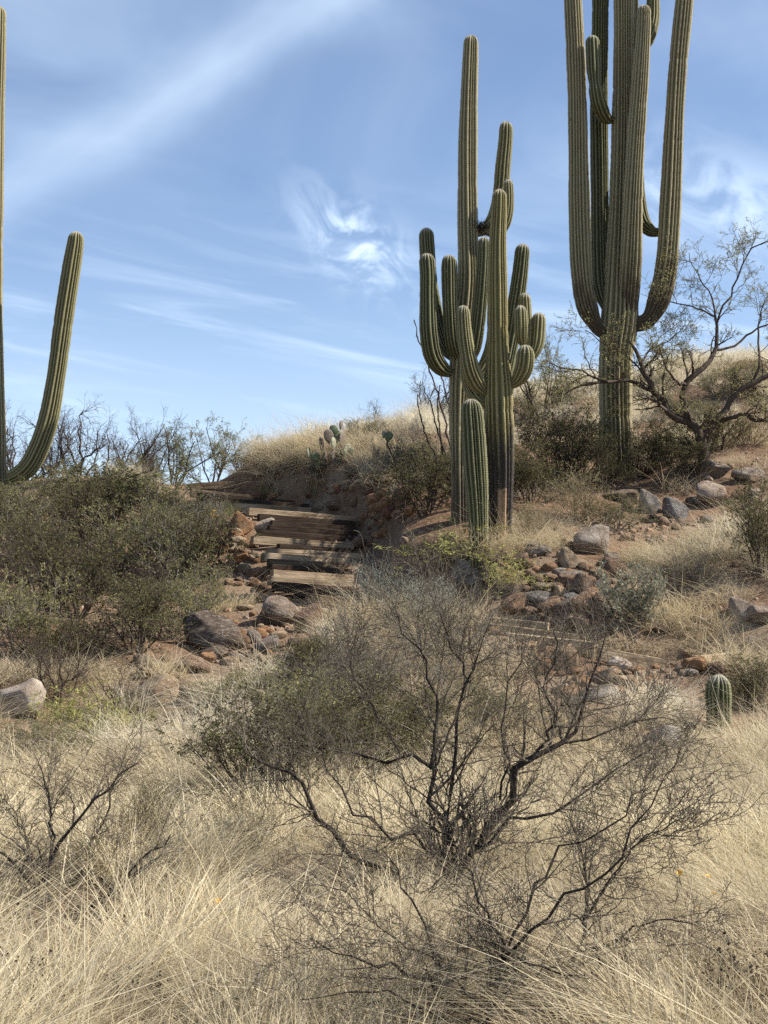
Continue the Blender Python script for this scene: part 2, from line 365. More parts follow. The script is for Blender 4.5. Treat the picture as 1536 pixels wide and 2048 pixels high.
# ------------------------------------------------------------------ timber steps
def box_bevel(L, h, d, b=0.006, seed=0):
    r = np.random.default_rng(seed); n = 9
    xs_ = np.linspace(-L/2, L/2, n); ring = np.array([(-d/2+b, -h/2), (d/2-b, -h/2), (d/2, -h/2+b), (d/2, h/2-b), (d/2-b, h/2), (-d/2+b, h/2), (-d/2, h/2-b), (-d/2, -h/2+b)])
    V = []
    for i, x in enumerate(xs_):
        w = r.normal(0, 0.0018, ring.shape); V.append(np.column_stack([np.full(8, x), ring+w]))
    V = np.concatenate(V); Q = []
    for i in range(n-1):
        for k in range(8): Q.append((i*8+k, i*8+(k+1) % 8, (i+1)*8+(k+1) % 8, (i+1)*8+k))
    c = len(V); V = np.vstack([V, [[-L/2-0.002, 0, 0], [L/2+0.002, 0, 0]]]); T = []
    for k in range(8): T.append((c, (k+1) % 8, k)); T.append((c+1, (n-1)*8+k, (n-1)*8+(k+1) % 8))
    return make_mesh('timber', V, Q, T)
def timber(parent, A, B, h, d, colr, seed, ext=0.05):
    A = np.array(A, float); B = np.array(B, float); L = np.linalg.norm(B-A)+ext
    X_ = Vector((B-A)/np.linalg.norm(B-A)); Z_ = Vector((0, 0, 1)); Y_ = Z_.cross(X_).normalized(); Z_ = X_.cross(Y_)
    o = obj('timber', box_bevel(L, h, d, seed=seed), M_wood, parent)
    m = Matrix((X_, Y_, Z_)).transposed().to_4x4(); c = (A+B)/2; m.translation = Vector(c) - Z_*(h/2) + Y_*(d/2)
    o.matrix_local = parent.matrix_local.inverted() @ m if False else m
    o.color = (*colr, 1); return o
LT_LIT, DK_SHADE, MD = (0.46, 0.36, 0.245), (0.065, 0.046, 0.034), (0.19, 0.145, 0.10)  # weathered tones that also paint sun and shade into the step rows
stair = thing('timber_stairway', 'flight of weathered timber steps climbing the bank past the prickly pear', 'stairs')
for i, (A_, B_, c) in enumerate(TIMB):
    jit = 0.85+0.3*rng.random(); c = dict(L=LT_LIT, M=MD, D=DK_SHADE)[c]
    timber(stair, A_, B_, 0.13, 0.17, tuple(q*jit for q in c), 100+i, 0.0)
low_st = thing('timber_path_edge', 'low line of timbers edging the path below the cobble bank', 'path edge')
for i, (lx, ly, rx, ry, Y0, Y1, c) in enumerate([(880,1226,1092,1245,18.0,17.7,LT_LIT),(955,1244,1150,1268,17.5,17.3,LT_LIT),(1020,1266,1185,1284,17.1,16.9,LT_LIT),(1208,1296,1330,1318,16.5,16.6,LT_LIT),(1412,1312,1500,1304,16.3,16.9,LT_LIT)]):
    timber(low_st, at(lx, ly, Y0-.1), at(rx, ry, Y1-.1), 0.15, 0.16, (0.52, 0.42, 0.28), 200+i)

# ------------------------------------------------------------------ saguaros
def catmull(P, n):
    P = np.asarray(P, float); E = np.vstack([2*P[0]-P[1], P, 2*P[-1]-P[-2]]); out = []
    for i in range(1, len(E)-2):
        t = np.linspace(0, 1, n, endpoint=False)[:, None]; a, b, c, d = E[i-1], E[i], E[i+1], E[i+2]
        out.append(0.5*((2*b)+(-a+c)*t+(2*a-5*b+4*c-d)*t*t+(-a+3*b-3*c+d)*t**3))
    out.append(E[-2][None]); return np.concatenate(out)
def frames(P):
    T = np.gradient(P, axis=0); T /= np.linalg.norm(T, axis=1)[:, None]+1e-12
    N = np.zeros_like(P); ref = np.array([0, -1.0, 0]); v = ref-T[0]*(ref@T[0])
    if np.linalg.norm(v) < 0.1: v = np.array([1.0, 0, 0])-T[0]*T[0][0]
    N[0] = v/np.linalg.norm(v)
    for i in range(1, len(P)):
        v = N[i-1]-T[i]*(N[i-1]@T[i]); N[i] = v/np.linalg.norm(v)
    return T, N, np.cross(T, N)
def resample(P, step):
    s = np.concatenate([[0], np.cumsum(np.linalg.norm(np.diff(P[:, :3], axis=0), axis=1))]); n = max(6, int(s[-1]/step))
    q = np.linspace(0, s[-1], n); return np.column_stack([np.interp(q, s, P[:, k]) for k in range(P.shape[1])]), q
def cactus_limb(pts4, ribs, r, neck=False, rounded=True, depth=0.24, spines=True):
    """pts4: (x, y, z, radius) control points, last one is the tip"""
    P = catmull(pts4, 10); P, s = resample(P, 0.05); L = s[-1]
    # finer rings at the rounded tip
    Rt = P[-1, 3] if P[-1, 3] > 0 else 0.1
    tipL = Rt*1.25; body = s < L-tipL
    q = np.concatenate([s[body], L-tipL*(1-np.sin(np.linspace(0, math.pi/2, 10)))]); q = np.unique(np.clip(q, 0, L))
    P = np.column_stack([np.interp(q, s, P[:, k]) for k in range(4)]); s = q
    T, N, B = frames(P[:, :3]); K = 6; A = ribs*K
    th = np.linspace(0, 2*math.pi, A, endpoint=False)
    x = np.clip((s-(L-tipL))/tipL, 0, 1); prof = np.sqrt(np.maximum(1-x**2.2, 0.0004))
    if not rounded: prof = np.ones_like(s)
    wav = 1+0.028*np.sin(s*2.1+r.uniform(0, 6))+0.012*np.sin(s*5.7+r.uniform(0, 6))+r.normal(0, 0.004, len(s))
    for _ in range(int(L/1.1)):      # pinched growth rings
        c = r.uniform(0.3, L); wav -= r.uniform(.02, .07)*np.exp(-((s-c)/r.uniform(.02, .06))**2)
    if neck: prof = prof*(1-.34*np.exp(-(np.maximum(s-P[0, 3]*1.6, 0)/(P[0, 3]*1.3))**2))
    rr = P[:, 3]*prof*wav
    ph = (th*ribs/(2*math.pi)) % 1.0
    th = th+0.11*np.sin(th*3+r.uniform(0, 6))*0.5+0.06*np.sin(th*5+r.uniform(0, 6))*0.5   # uneven rib spacing
    saw = 1-np.abs(2*ph-1)           # 0 groove .. 1 crest
    crest = saw**0.7
    ribwob = np.repeat(r.normal(0, 0.035, ribs), K)
    tw = 0.10*np.sin(s*0.9+r.uniform(0, 6))[:, None]
    ripple = 1+0.010*np.sin(s*2*math.pi/0.075)[:, None]*crest[None, :]
    rad = rr[:, None]*(1-depth*(1-crest[None, :])+ribwob[None, :])*ripple
    tha = th[None, :]+tw
    V = P[:, None, :3]+rad[..., None]*(np.cos(tha)[..., None]*N[:, None]+np.sin(tha)[..., None]*B[:, None])
    n = len(s); ids = np.arange(n*A).reshape(n, A); nx_ = np.roll(ids, -1, axis=1)
    Q = np.stack([ids[:-1], nx_[:-1], nx_[1:], ids[1:]], -1).reshape(-1, 4)
    V = V.reshape(-1, 3); top = len(V); V = np.vstack([V, P[-1:, :3]+T[-1:]*0.004])
    Tq = np.stack([ids[-1], nx_[-1], np.full(A, top)], -1)
    angs = np.broadcast_to(((th+math.pi) % (2*math.pi)-math.pi)[None, :], (n, A)).ravel()
    at_ = dict(rib=np.append(np.broadcast_to(crest, (n, A)).ravel(), 1), along=np.append(np.repeat(s, A), L), tip=np.append(np.repeat(L-s, A), 0), ang=np.append(angs, 0))
    me = make_mesh('limb', V, Q, Tq, at_, smooth=True)
    sp_me = None
    if spines:
        sa = np.arange(0.03, L-0.004, 0.034); sa = np.concatenate([sa, L-tipL*0.6*r.random(6)])
        mb_c = []; mb_d = []; mb_s = []
        ci = np.interp(sa, s, np.arange(n)); i0 = np.clip(ci.astype(int), 0, n-2); f = ci-i0
        for k in range(ribs):
            col = k*K+K//2; Vg = V[:-1].reshape(n, A, 3)
            base = Vg[i0, col]*(1-f)[:, None]+Vg[i0+1, col]*f[:, None]
            ctr = P[i0, :3]*(1-f)[:, None]+P[i0+1, :3]*f[:, None]; nr = base-ctr; nr /= np.linalg.norm(nr, axis=1)[:, None]+1e-9
            tt = T[i0]; xx = x[i0]; nr = nr*(1-xx)[:, None]+tt*xx[:, None]*0.9; side = np.cross(nr, tt)
            for j in range(3):
                d = nr*r.uniform(0.35, 1.0, (len(sa), 1))+tt*r.normal(0, 0.55, (len(sa), 1))+side*r.normal(0, 0.7, (len(sa), 1))
                d /= np.linalg.norm(d, axis=1)[:, None]; ln = r.uniform(0.010, 0.026, len(sa))[:, None]
                w = np.cross(d, r.normal(size=d.shape)); w /= np.linalg.norm(w, axis=1)[:, None]+1e-9
                mb_c.append(np.stack([base+w*0.0008, base-w*0.0008, base+d*ln], 1))
        Vs = np.concatenate(mb_c).reshape(-1, 3); sp_me = make_mesh('spines', Vs, None, np.arange(len(Vs)).reshape(-1, 3))
    return me, sp_me
def saguaro(label, Y0, trunk, arms, mat_t, mat_a, ribs, seed, name='saguaro'):
    r = np.random.default_rng(seed)
    def world_pts(pts, dY):
        out = []; w = pts[0][2]
        for i, q in enumerate(pts):
            w = q[2] if len(q) > 2 else w; yy = Y0+(dY[0]+(dY[1]-dY[0])*sst(min(1, i/ max(1, min(3, len(pts)-1)))) if hasattr(dY, '__len__') else dY)
            out.append((*at(q[0], q[1], float(yy)), w*Y0/F/2))
        return np.array(out)
    tp = world_pts(trunk, 0.0)
    gz = H(tp[0, 0], tp[0, 1]); tp[0, 2] = min(tp[0, 2], gz-0.10)
    root = thing(name, label, 'cactus', (tp[0, 0], tp[0, 1], float(gz)))
    off = np.array([tp[0, 0], tp[0, 1], float(gz), 0])
    me, sm = cactus_limb(tp-off, ribs, r); t = obj('trunk', me, mat_t, root); obj('spines', sm, M_spine, t)
    for a in arms:
        pts, dY = a[0], a[1]; m_ = a[2] if len(a) > 2 else mat_a; rb = a[3] if len(a) > 3 else max(11, ribs-4)
        me, sm = cactus_limb(world_pts(pts, (0.0, dY))-off, rb, r, True); t = obj('arm', me, m_, root); obj('spines', sm, M_spine, t)
    return root
big = saguaro('towering many-armed saguaro rising behind the dark mesquite tree', 25.0,
    [(1233,985,68),(1232,860,66),(1232,720,68),(1240,640,72),(1241,540,60),(1243,400,50),(1246,250,44),(1248,100,42),(1249,-100,42),(1250,-330,36)],
    [([(1222,668,44),(1196,655,46),(1174,612,46),(1164,550,44),(1160,450,43),(1157,300,41),(1153,150,39),(1146,0,37),(1142,-150,36),(1140,-260,34)],-0.20,M_sag_old),
     ([(1230,640,40),(1208,590,40),(1201,500,38),(1199,350,37),(1198,200,36),(1200,60,35),(1202,-80,34),(1203,-200,32)],0.40,M_sag_grn),
     ([(1250,680,40),(1256,610,44),(1262,520,44),(1266,400,40),(1272,280,37),(1281,150,33),(1287,60,30),(1288,10,28)],-0.42,M_sag_old),
     ([(1262,650,46),(1296,640,50),(1320,592,50),(1334,520,47),(1341,400,44),(1348,250,41),(1357,120,39),(1369,0,37),(1380,-120,35),(1385,-220,33)],-0.10,M_sag_old),
     ([(1238,236,22),(1214,238,27),(1199,212,31),(1192,182,29),(1190,167,24),(1188,145,30),(1186,110,29),(1184,71,27)],-0.40,M_sag_grn,11),
     ([(1255,92,22),(1290,86,26),(1304,50,28),(1306,0,28),(1306,-80,27),(1305,-150,26)],0.25,M_sag_mid,12),
     ([(1252,150,16),(1262,100,20),(1266,30,22),(1267,-60,22),(1268,-120,20)],0.15,M_sag_mid,11),
     ([(1335,462,24),(1306,464,27),(1288,445,27),(1278,400,27),(1274,330,26)],0.32,M_sag_grn,12)],
    M_sag_old, M_sag_old, 21, 11)
rear = saguaro('tallest saguaro of the middle clump, black nest debris in its upper fork', 21.5,
    [(924,1068,42),(922,950,40),(921,850,45),(923,750,50),(932,640,50),(938,560,46),(936,450,44),(936,330,41),(938,220,37),(941,130,34),(943,71,32)],
    [([(922,740,30),(893,742,36),(868,716,38),(858,668,37),(856,600,33),(856,550,32),(853,507,31)],-0.35,M_sag_grn),
     ([(922,722,28),(896,706,30),(880,668,31),(868,612,31),(858,550,31),(852,456,30)],0.25,M_sag_grn),
     ([(935,735,28),(918,715,33),(906,680,34),(901,620,33),(899,560,33),(898,510,31)],-0.30,M_sag_grn),
     ([(932,740,26),(946,705,28),(956,650,28),(963,580,27),(967,520,26),(968,474,25)],-0.30,M_sag_grn,13),
     ([(925,810,28),(965,805,32),(1000,772,34),(1019,695,34),(1031,615,33),(1040,550,32),(1046,488,30)],0.35,M_sag_grn),
     ([(930,775,24),(962,745,28),(984,690,28),(992,600,27),(995,520,26)],0.10,M_sag_mid,13),
     ([(942,466,30),(968,460,32),(988,440,33),(1000,395,32),(1006,330,32),(1011,280,31),(1012,243,29)],0.15,M_sag_mid),
     ([(955,458,22),(990,466,24),(1009,448,24),(1017,410,23),(1016,359,22)],-0.10,M_sag_mid,12)],
    M_sag_old, M_sag_mid, 18, 12)
front = saguaro('saguaro with scorched black lower trunk and stubby budding arms', 20.2,
    [(1000,1098,50),(1000,1040,48),(1000,940,54),(997,850,60),(996,780,60),(995,700,47),(995,600,42),(995,500,36),(998,420,31),(999,379,29)],
    [([(992,790,26),(964,778,34),(944,745,36),(933,695,32),(928,650,29),(926,611,26)],-0.22,M_sag_mid,13),
     ([(992,812,24),(958,800,32),(938,760,32),(934,700,30),(934,655,28)],0.12,M_sag_mid,13),
     ([(1006,772,26),(1030,765,34),(1046,742,38),(1051,715,37),(1050,690,28)],-0.18,M_sag_mid,13),
     ([(1050,702,18),(1046,690,18),(1043,675,26),(1042,645,28),(1041,611,24)],-0.22,M_sag_mid,11),
     ([(1052,712,16),(1053,690,20),(1052,650,26),(1050,615,26),(1049,586,24)],0.10,M_sag_mid,11),
     ([(1050,728,16),(1066,712,18),(1074,690,28),(1077,655,29),(1078,625,26)],0.06,M_sag_mid,11)],
    M_sag_brn, M_sag_mid, 17, 13)
young = saguaro('armless green young saguaro pressed against the scorched trunk', 19.8,
    [(958,1075,38),(955,1010,43),(950,930,49),(946,860,48),(943,820,44),(942,798,40)], [], M_sag_grn, M_sag_grn, 18, 14)
lefts = saguaro('slender saguaro with one long arm curving up above the olive thicket', 22.0,
    [(-6,1060,40),(-8,900,40),(-13,700,39),(-14,500,39),(-10,300,38),(-6,100,36),(-4,12,33)],
    [([(-6,958,22),(22,958,30),(62,928,38),(94,852,39),(112,760,37),(128,640,37),(143,540,35),(151,490,32),(153,463,28)],-0.15,M_sag_mid,15)],
    M_sag_old, M_sag_mid, 17, 15)
baby = saguaro('small stout young saguaro sunk in matted grass below the path', 14.2,
    [(1438,1460,46),(1438,1420,50),(1437,1385,52),(1437,1349,46)], [], M_sag_grn, M_sag_grn, 14, 16)
# dead nest debris in the fork of the rear saguaro
nb = MB(); nc = at(962, 452, 21.42)
for k in range(90):
    d = rng.normal(size=3); d /= np.linalg.norm(d); p = nc+rng.normal(0, 1, 3)*np.array([0.05, 0.03, 0.035]); w = np.cross(d, rng.normal(size=3)); w /= np.linalg.norm(w); ln = rng.uniform(0.05, 0.14)
    nb.add(np.array([p-d*ln+w*.004, p-d*ln-w*.004, p+d*ln-w*.003, p+d*ln+w*.003]), [(0, 1, 2, 3)])
tag(obj('bird_nest', nb.mesh('nest'), M_bark_black), 'black tangle of dead twigs lodged in the tall saguaro fork', 'nest')

# ------------------------------------------------------------------ rocks
def ico(sub):
    import bmesh
    bm = bmesh.new(); bmesh.ops.create_icosphere(bm, subdivisions=sub, radius=1.0); bm.verts.ensure_lookup_table()
    V = np.array([v.co[:] for v in bm.verts]); T = np.array([[v.index for v in f.verts] for f in bm.faces]); bm.free(); return V, T
IV, IT = ico(4)
def vnoise(P, r, f, n=10):
    o = np.zeros(len(P))
    for _ in range(n):
        d = r.normal(size=3)*f; o += np.sin(P@d+r.uniform(0, 6.28))
    return o/math.sqrt(n)
def rock_mesh(seed, angular):
    r = np.random.default_rng(seed); V = IV.copy()
    for _ in range(16 if angular else 8):
        n = r.normal(size=3); n /= np.linalg.norm(n); d = r.uniform(0.50, 0.84) if angular else r.uniform(0.72, 0.93)
        ex = np.maximum(V@n-d, 0); V = V-n[None]*(ex*(0.97 if angular else 0.7))[:, None]
    nn = V/np.linalg.norm(V, axis=1)[:, None]; a = 1.0 if angular else .7
    rid = 1-np.abs(vnoise(V, r, 2.6))
    V = V+nn*(a*(vnoise(V, r, 1.7)*0.06+rid*.045+vnoise(V, r, 5)*0.020+vnoise(V, r, 12)*0.010))[:, None]
    V -= (V.max(axis=0)+V.min(axis=0))/2; V /= np.abs(V).max(axis=0)[None]
    me = make_mesh('stone', V, None, IT, smooth=True); me.materials.append(M_rock); return me
IV, IT = ico(4); ROCK_A = [rock_mesh(300+i, True) for i in range(5)]
IV, IT = ico(3); ROCK_B = [rock_mesh(360+i, True) for i in range(7)]; ROCK_R = [rock_mesh(330+i, False) for i in range(7)]
RC = dict(t=(0.42, 0.31, 0.20), o=(0.40, 0.23, 0.12), b=(0.26, 0.17, 0.11), g=(0.30, 0.25, 0.205), w=(0.50, 0.43, 0.35), d=(0.19, 0.145, 0.11), s=(0.28, 0.27, 0.255), r=(0.27, 0.13, 0.08))
def rock(name, label, px, py, w, h, c, group=None, ang=None, seed=0):
    r = np.random.default_rng(1000+int(px)*7+int(py)*13+seed)
    P = hit(px, py+h*0.42); sc = P[1]/F; a, b = w*sc/2, h*sc/2; dep = a*r.uniform(0.75, 1.0)
    c3 = at(px, py, P[1]+dep*0.45)
    gz = float(H(c3[0], c3[1]))
    lo = max(b*1.05, (c3[2]+b-gz)/1.7)          # deep enough to sit in the soil
    cz = c3[2]+b-lo
    big = w > 34 if ang is None else ang
    pool = (ROCK_A if w > 34 else ROCK_B) if big else ROCK_R; me = pool[r.integers(len(pool))]
    o = bpy.data.objects.new(name, me); COL.objects.link(o); o.location = (c3[0], c3[1], cz)
    o.scale = (a*1.10, dep*1.05, lo*1.06); o.rotation_euler = (r.uniform(-.12, .12), r.uniform(-.18, .18), r.choice([0, math.pi])+r.uniform(-.35, .35))
    j = r.uniform(0.82, 1.18); k = r.uniform(0.95, 1.05); q = RC[c]; o.color = (q[0]*j*k, q[1]*j, q[2]*j/k, 1)
    return tag(o, label, 'rock', group)
singles = [
 ('boulder','broad dark slab boulder with pale patch beside the foot of the steps',425,1264,136,78,'d'),
 ('boulder','rounded grey-brown boulder just under the lowest step',562,1226,72,64,'g'),
 ('boulder','brown upright boulder touching the grey one under the steps',612,1238,58,66,'b'),
 ('boulder','tan and white boulder with orange side in the dry grass',312,1382,88,66,'t'),
 ('boulder','brown boulder nestled against the tan and white boulder',376,1384,66,50,'b'),
 ('boulder','pale grey boulder half hidden by dark twigs under the thicket',42,1402,110,78,'w'),
 ('boulder','large smooth grey boulder above the cobble bank',1183,1082,88,62,'g'),
 ('boulder','lumpy whitish boulder on red soil below the big saguaro',1301,1004,42,50,'w'),
 ('boulder','bluish grey oval boulder on red soil beside the whitish one',1350,1018,46,52,'s'),
 ('boulder','big cracked grey boulder at the mesquite foot',1424,990,70,58,'g'),
 ('boulder','low dark brown boulder shaded under the broom shrub',1243,992,66,30,'d'),
 ('boulder','grey boulder right against the mesquite trunk base',1428,940,62,40,'g'),
 ('boulder','grey-brown boulder on the slope behind the cracked boulder',1496,950,60,30,'g'),
 ('boulder','shaded grey boulder at the base of the towering saguaro',1260,936,38,36,'g'),
 ('boulder','bluish grey tilted slab by the yellow-green leafy shrub',940,1146,60,54,'s'),
 ('boulder','flat grey slab lying on the cobble bank',1078,1197,58,30,'s'),
 ('boulder','pale tan knobbly boulder standing below the path timbers',1127,1317,50,58,'t'),
 ('boulder','orange rock leaning beside the knobbly pale boulder',1084,1331,38,46,'o'),
 ('boulder','whitish tan rounded boulder in the rubble below the path',1200,1388,68,42,'w'),
 ('boulder','orange boulder at the broken end of the path timbers',1388,1328,48,32,'o'),
 ('boulder','brown boulder beside the orange one above the stout young saguaro',1426,1336,40,24,'b'),
 ('boulder','white and grey rock lodged in grass on the slope',1486,1218,54,50,'w'),
 ('boulder','jagged grey rock beside the white one on the slope',1524,1232,56,48,'g'),
 ('boulder','grey boulder in flattened grass under overhanging thorny twigs',1318,1482,90,56,'s'),
 ('boulder','egg-shaped orange stone at the edge of the steps',487,1048,44,44,'o'),
 ('boulder','flat whitish stone next to the egg-shaped orange stone',527,1051,52,26,'w'),
 ('boulder','orange tan stone beside the middle steps',520,1121,34,28,'o'),
 ('boulder','small orange stone resting on a step',575,1089,28,16,'o'),
 ('boulder','brown stone jutting from the cut bank at the top path',496,918,32,26,'r'),
 ('boulder','tan-grey lump of stone topping the cobble bank',1138,1118,42,42,'t'),
 ('boulder','brown double-topped stone beside the grey dome shrub',1230,1136,58,40,'b'),
]
for i, q in enumerate(singles): rock(q[0], q[1], *q[2:], seed=i)
bank = [(1134,1145,42,15,'g'),(1021,1110,30,25,'t'),(1038,1123,36,28,'b'),(1073,1098,46,24,'g'),(1133,1086,18,16,'t'),(1072,1162,26,24,'b'),(1098,1156,26,16,'b'),(1084,1175,28,19,'g'),
 (1140,1162,34,22,'b'),(1143,1176,18,16,'t'),(1115,1176,20,18,'b'),(1124,1186,28,22,'t'),(1169,1172,38,38,'d'),(1197,1149,34,30,'b'),(1199,1172,33,26,'g'),(1188,1190,30,22,'b'),
 (1031,1210,47,40,'b'),(1099,1212,37,34,'b'),(1129,1214,36,33,'d'),(1167,1209,46,42,'b'),(1206,1214,40,42,'b'),(1140,1195,28,17,'s'),(1126,1202,22,14,'b'),(1160,1250,46,36,'b'),(1085,1235,18,14,'b'),
 (1014,1179,42,30,'d'),(1050,1180,22,16,'b'),(1058,1148,20,16,'b'),(1100,1135,24,16,'o'),(1055,1128,22,16,'b'),(1110,1192,18,14,'t'),(1150,1186,18,14,'d'),(1060,1222,22,16,'b'),(1182,1160,18,14,'b'),
 (970,1110,34,24,'t'),(990,1125,26,18,'b'),(1000,1150,30,20,'b'),(975,1160,26,18,'d'),(1045,1100,22,16,'t'),(1015,1140,22,16,'b')]
for q in [(a, b, c*1.22, d*1.22, e) for a, b, c, d, e in bank]: rock('cobble', 'rounded brown or grey cobble piled in the bank above the path timbers', *q, group='cobbles of the bank above the path')
slope = [(1316,1198,32,20,'w'),(1316,1225,28,20,'b'),(1331,1240,28,14,'r'),(1328,1258,46,22,'b'),(1388,1240,16,14,'b'),(1406,1242,17,15,'g'),(1391,1254,20,14,'b'),(1363,1198,13,16,'b'),(1506,1280,24,15,'g'),
 (1314,1158,24,22,'t'),(1356,1092,18,14,'g'),(1326,1044,24,22,'b'),(1371,1046,28,16,'b'),(1352,1054,18,16,'b'),(1119,1059,22,12,'b'),(1294,948,20,13,'o'),(1329,905,20,14,'g'),(1390,1075,16,12,'b'),(1290,1040,14,11,'r'),
 (1270,1060,16,12,'b'),(1310,1075,18,12,'b'),(1340,1110,14,10,'b'),(1470,1130,18,14,'b'),(1440,1250,18,12,'g'),(1370,1270,18,12,'b'),(1410,1090,14,11,'b'),(1475,990,24,16,'b'),(1510,985,26,18,'g'),(1380,1000,18,14,'b'),(1270,1275,20,12,'d')]
for q in slope: rock('slope_stone', 'loose weathered stone on the red slope between saguaros and path', *q, group='loose stones on the red slope', ang=q[2] > 22)
wall = [(753,999,32,24,'o'),(779,1006,33,24,'o'),(804,995,32,36,'o'),(753,1016,28,20,'o'),(781,1025,30,20,'r'),(798,1028,26,16,'b'),(736,1031,15,13,'o'),(751,1031,18,12,'o'),(725,1044,15,16,'o'),(674,1013,36,17,'b'),
 (711,1006,16,15,'b'),(719,1085,23,21,'b'),(744,1068,16,13,'g'),(744,964,26,17,'b'),(774,962,22,20,'b'),(820,1022,22,18,'o'),(765,1045,16,12,'o'),(735,1052,12,10,'b'),(740,985,16,12,'r'),(770,985,18,14,'o')]
for q in [(a, b, c*1.2, d*1.2, e) for a, b, c, d, e in wall]: rock('bank_stone', 'orange-brown stone in the cut bank beside the steps', *q, group='stones of the cut bank beside the steps', ang=False)
rock('boulder','tan-grey stone capping the end of an upper step',645,1013,30,18,'t'); rock('boulder','angular grey stone behind the upper step end',624,1008,22,18,'g')
lowr = [(555,1270,34,18,'t'),(570,1250,18,15,'b'),(535,1290,48,40,'g'),(458,1282,30,20,'b'),(490,1215,32,14,'t'),(292,1348,36,28,'t'),(296,1323,58,26,'d'),(392,1330,56,32,'b'),(460,1320,36,22,'t'),(428,1304,60,26,'d'),(492,1308,36,18,'b'),
 (255,1380,56,30,'b'),(360,1334,26,22,'g'),(627,1307,26,14,'o'),(428,1416,17,14,'t'),(625,1206,42,14,'b'),(520,1245,22,16,'b'),(500,1262,20,14,'b'),(590,1285,26,18,'d'),(330,1318,24,16,'b'),(515,1315,24,14,'b'),(410,1340,20,14,'b'),(268,1352,18,14,'b'),(560,1290,20,14,'b'),
 (470,1245,16,10,'o'),(505,1228,14,10,'o'),(540,1205,18,12,'b'),(480,1262,16,10,'o')]
for q in lowr: rock('field_stone', 'rounded brown stone strewn through grass below the steps', *q, group='stones strewn below the steps')
path = [(1049,1291,52,14,'t'),(1248,1364,46,26,'t'),(1283,1354,19,21,'t'),(1213,1354,36,30,'t'),(1237,1326,52,24,'w'),(1380,1345,30,13,'w'),(1272,1370,20,15,'b'),(1237,1382,22,18,'o'),(1253,1390,22,18,'t'),(1293,1366,20,11,'t'),
 (1302,1347,18,11,'t'),(1327,1341,13,10,'t'),(1132,1384,52,26,'o'),(1265,1340,16,11,'o'),(1280,1335,14,10,'t'),(1310,1334,15,9,'o'),(1250,1345,14,10,'b'),(1225,1372,16,12,'t'),(1340,1352,13,9,'t'),(1190,1345,18,14,'o'),(1165,1365,24,16,'o'),(1100,1300,20,12,'o'),(1345,1330,14,9,'t'),(1295,1380,13,9,'o')]
for q in [(a, b, c*1.15, d*1.2, e) for a, b, c, d, e in path]: rock('path_stone', 'sunlit pale tan stone spilled below the path timbers', *q, group='pale stones spilled below the path', ang=q[2] > 40)
lr = np.random.default_rng(5)
def bank_row(q): return q.uniform(925, 992)
def extra(n, fpx, kind_, cols, wr):
    for k in range(n):
        px, py = fpx(); w = lr.uniform(*wr)
        rock(kind_[0], kind_[1], px, py, w, w*lr.uniform(.6, .85), cols[k % len(cols)], group=kind_[2], ang=lr.random() < .5, seed=k)
extra(45, lambda: (lr.uniform(985, 1260), 1185+lr.normal(0, 42)), ('cobble', 'rounded brown or grey cobble piled in the bank above the path timbers', 'cobbles of the bank above the path'), 'bobtbgbod', (14, 32))
extra(40, lambda: (lambda t: (420+230*t+lr.normal(0, 25), 1310-95*t+lr.normal(0, 22)))(lr.random()), ('field_stone', 'rounded brown stone strewn through grass below the steps', 'stones strewn below the steps'), 'btobgob', (14, 34))
extra(40, lambda: (lr.normal(1240, 60), lr.normal(1360, 20)), ('path_stone', 'sunlit pale tan stone spilled below the path timbers', 'pale stones spilled below the path'), 'tototw', (11, 28))
extra(45, lambda: (lambda t: (835-115*t+lr.normal(0, 16), 950+130*t+lr.normal(0, 18)))(lr.random()), ('bank_stone', 'orange-brown stone in the cut bank beside the steps', 'stones of the cut bank beside the steps'), 'obrob', (11, 28))
extra(40, lambda: (lr.uniform(500, 730), bank_row(lr)), ('bank_stone', 'orange-brown stone in the cut bank beside the steps', 'stones of the cut bank beside the steps'), 'brobt', (10, 24))
extra(40, lambda: (lr.uniform(1220, 1536), lr.uniform(930, 1100)), ('slope_stone', 'loose weathered stone on the red slope between saguaros and path', 'loose stones on the red slope'), 'bgtbdg', (11, 28))
for k in range(56):                                   # lit rubble left of the steps
    t = lr.random(); px = 455+t*75+lr.normal(0, 20); py = 1062+t*128+lr.normal(0, 8); w = lr.uniform(14, 32)
    rock('rubble_stone', 'sunlit orange rubble stone heaped along the step ends', px, py, w, w*lr.uniform(.55, .8), 'otobt'[k % 5], group='rubble along the step ends', ang=lr.random() < .55)

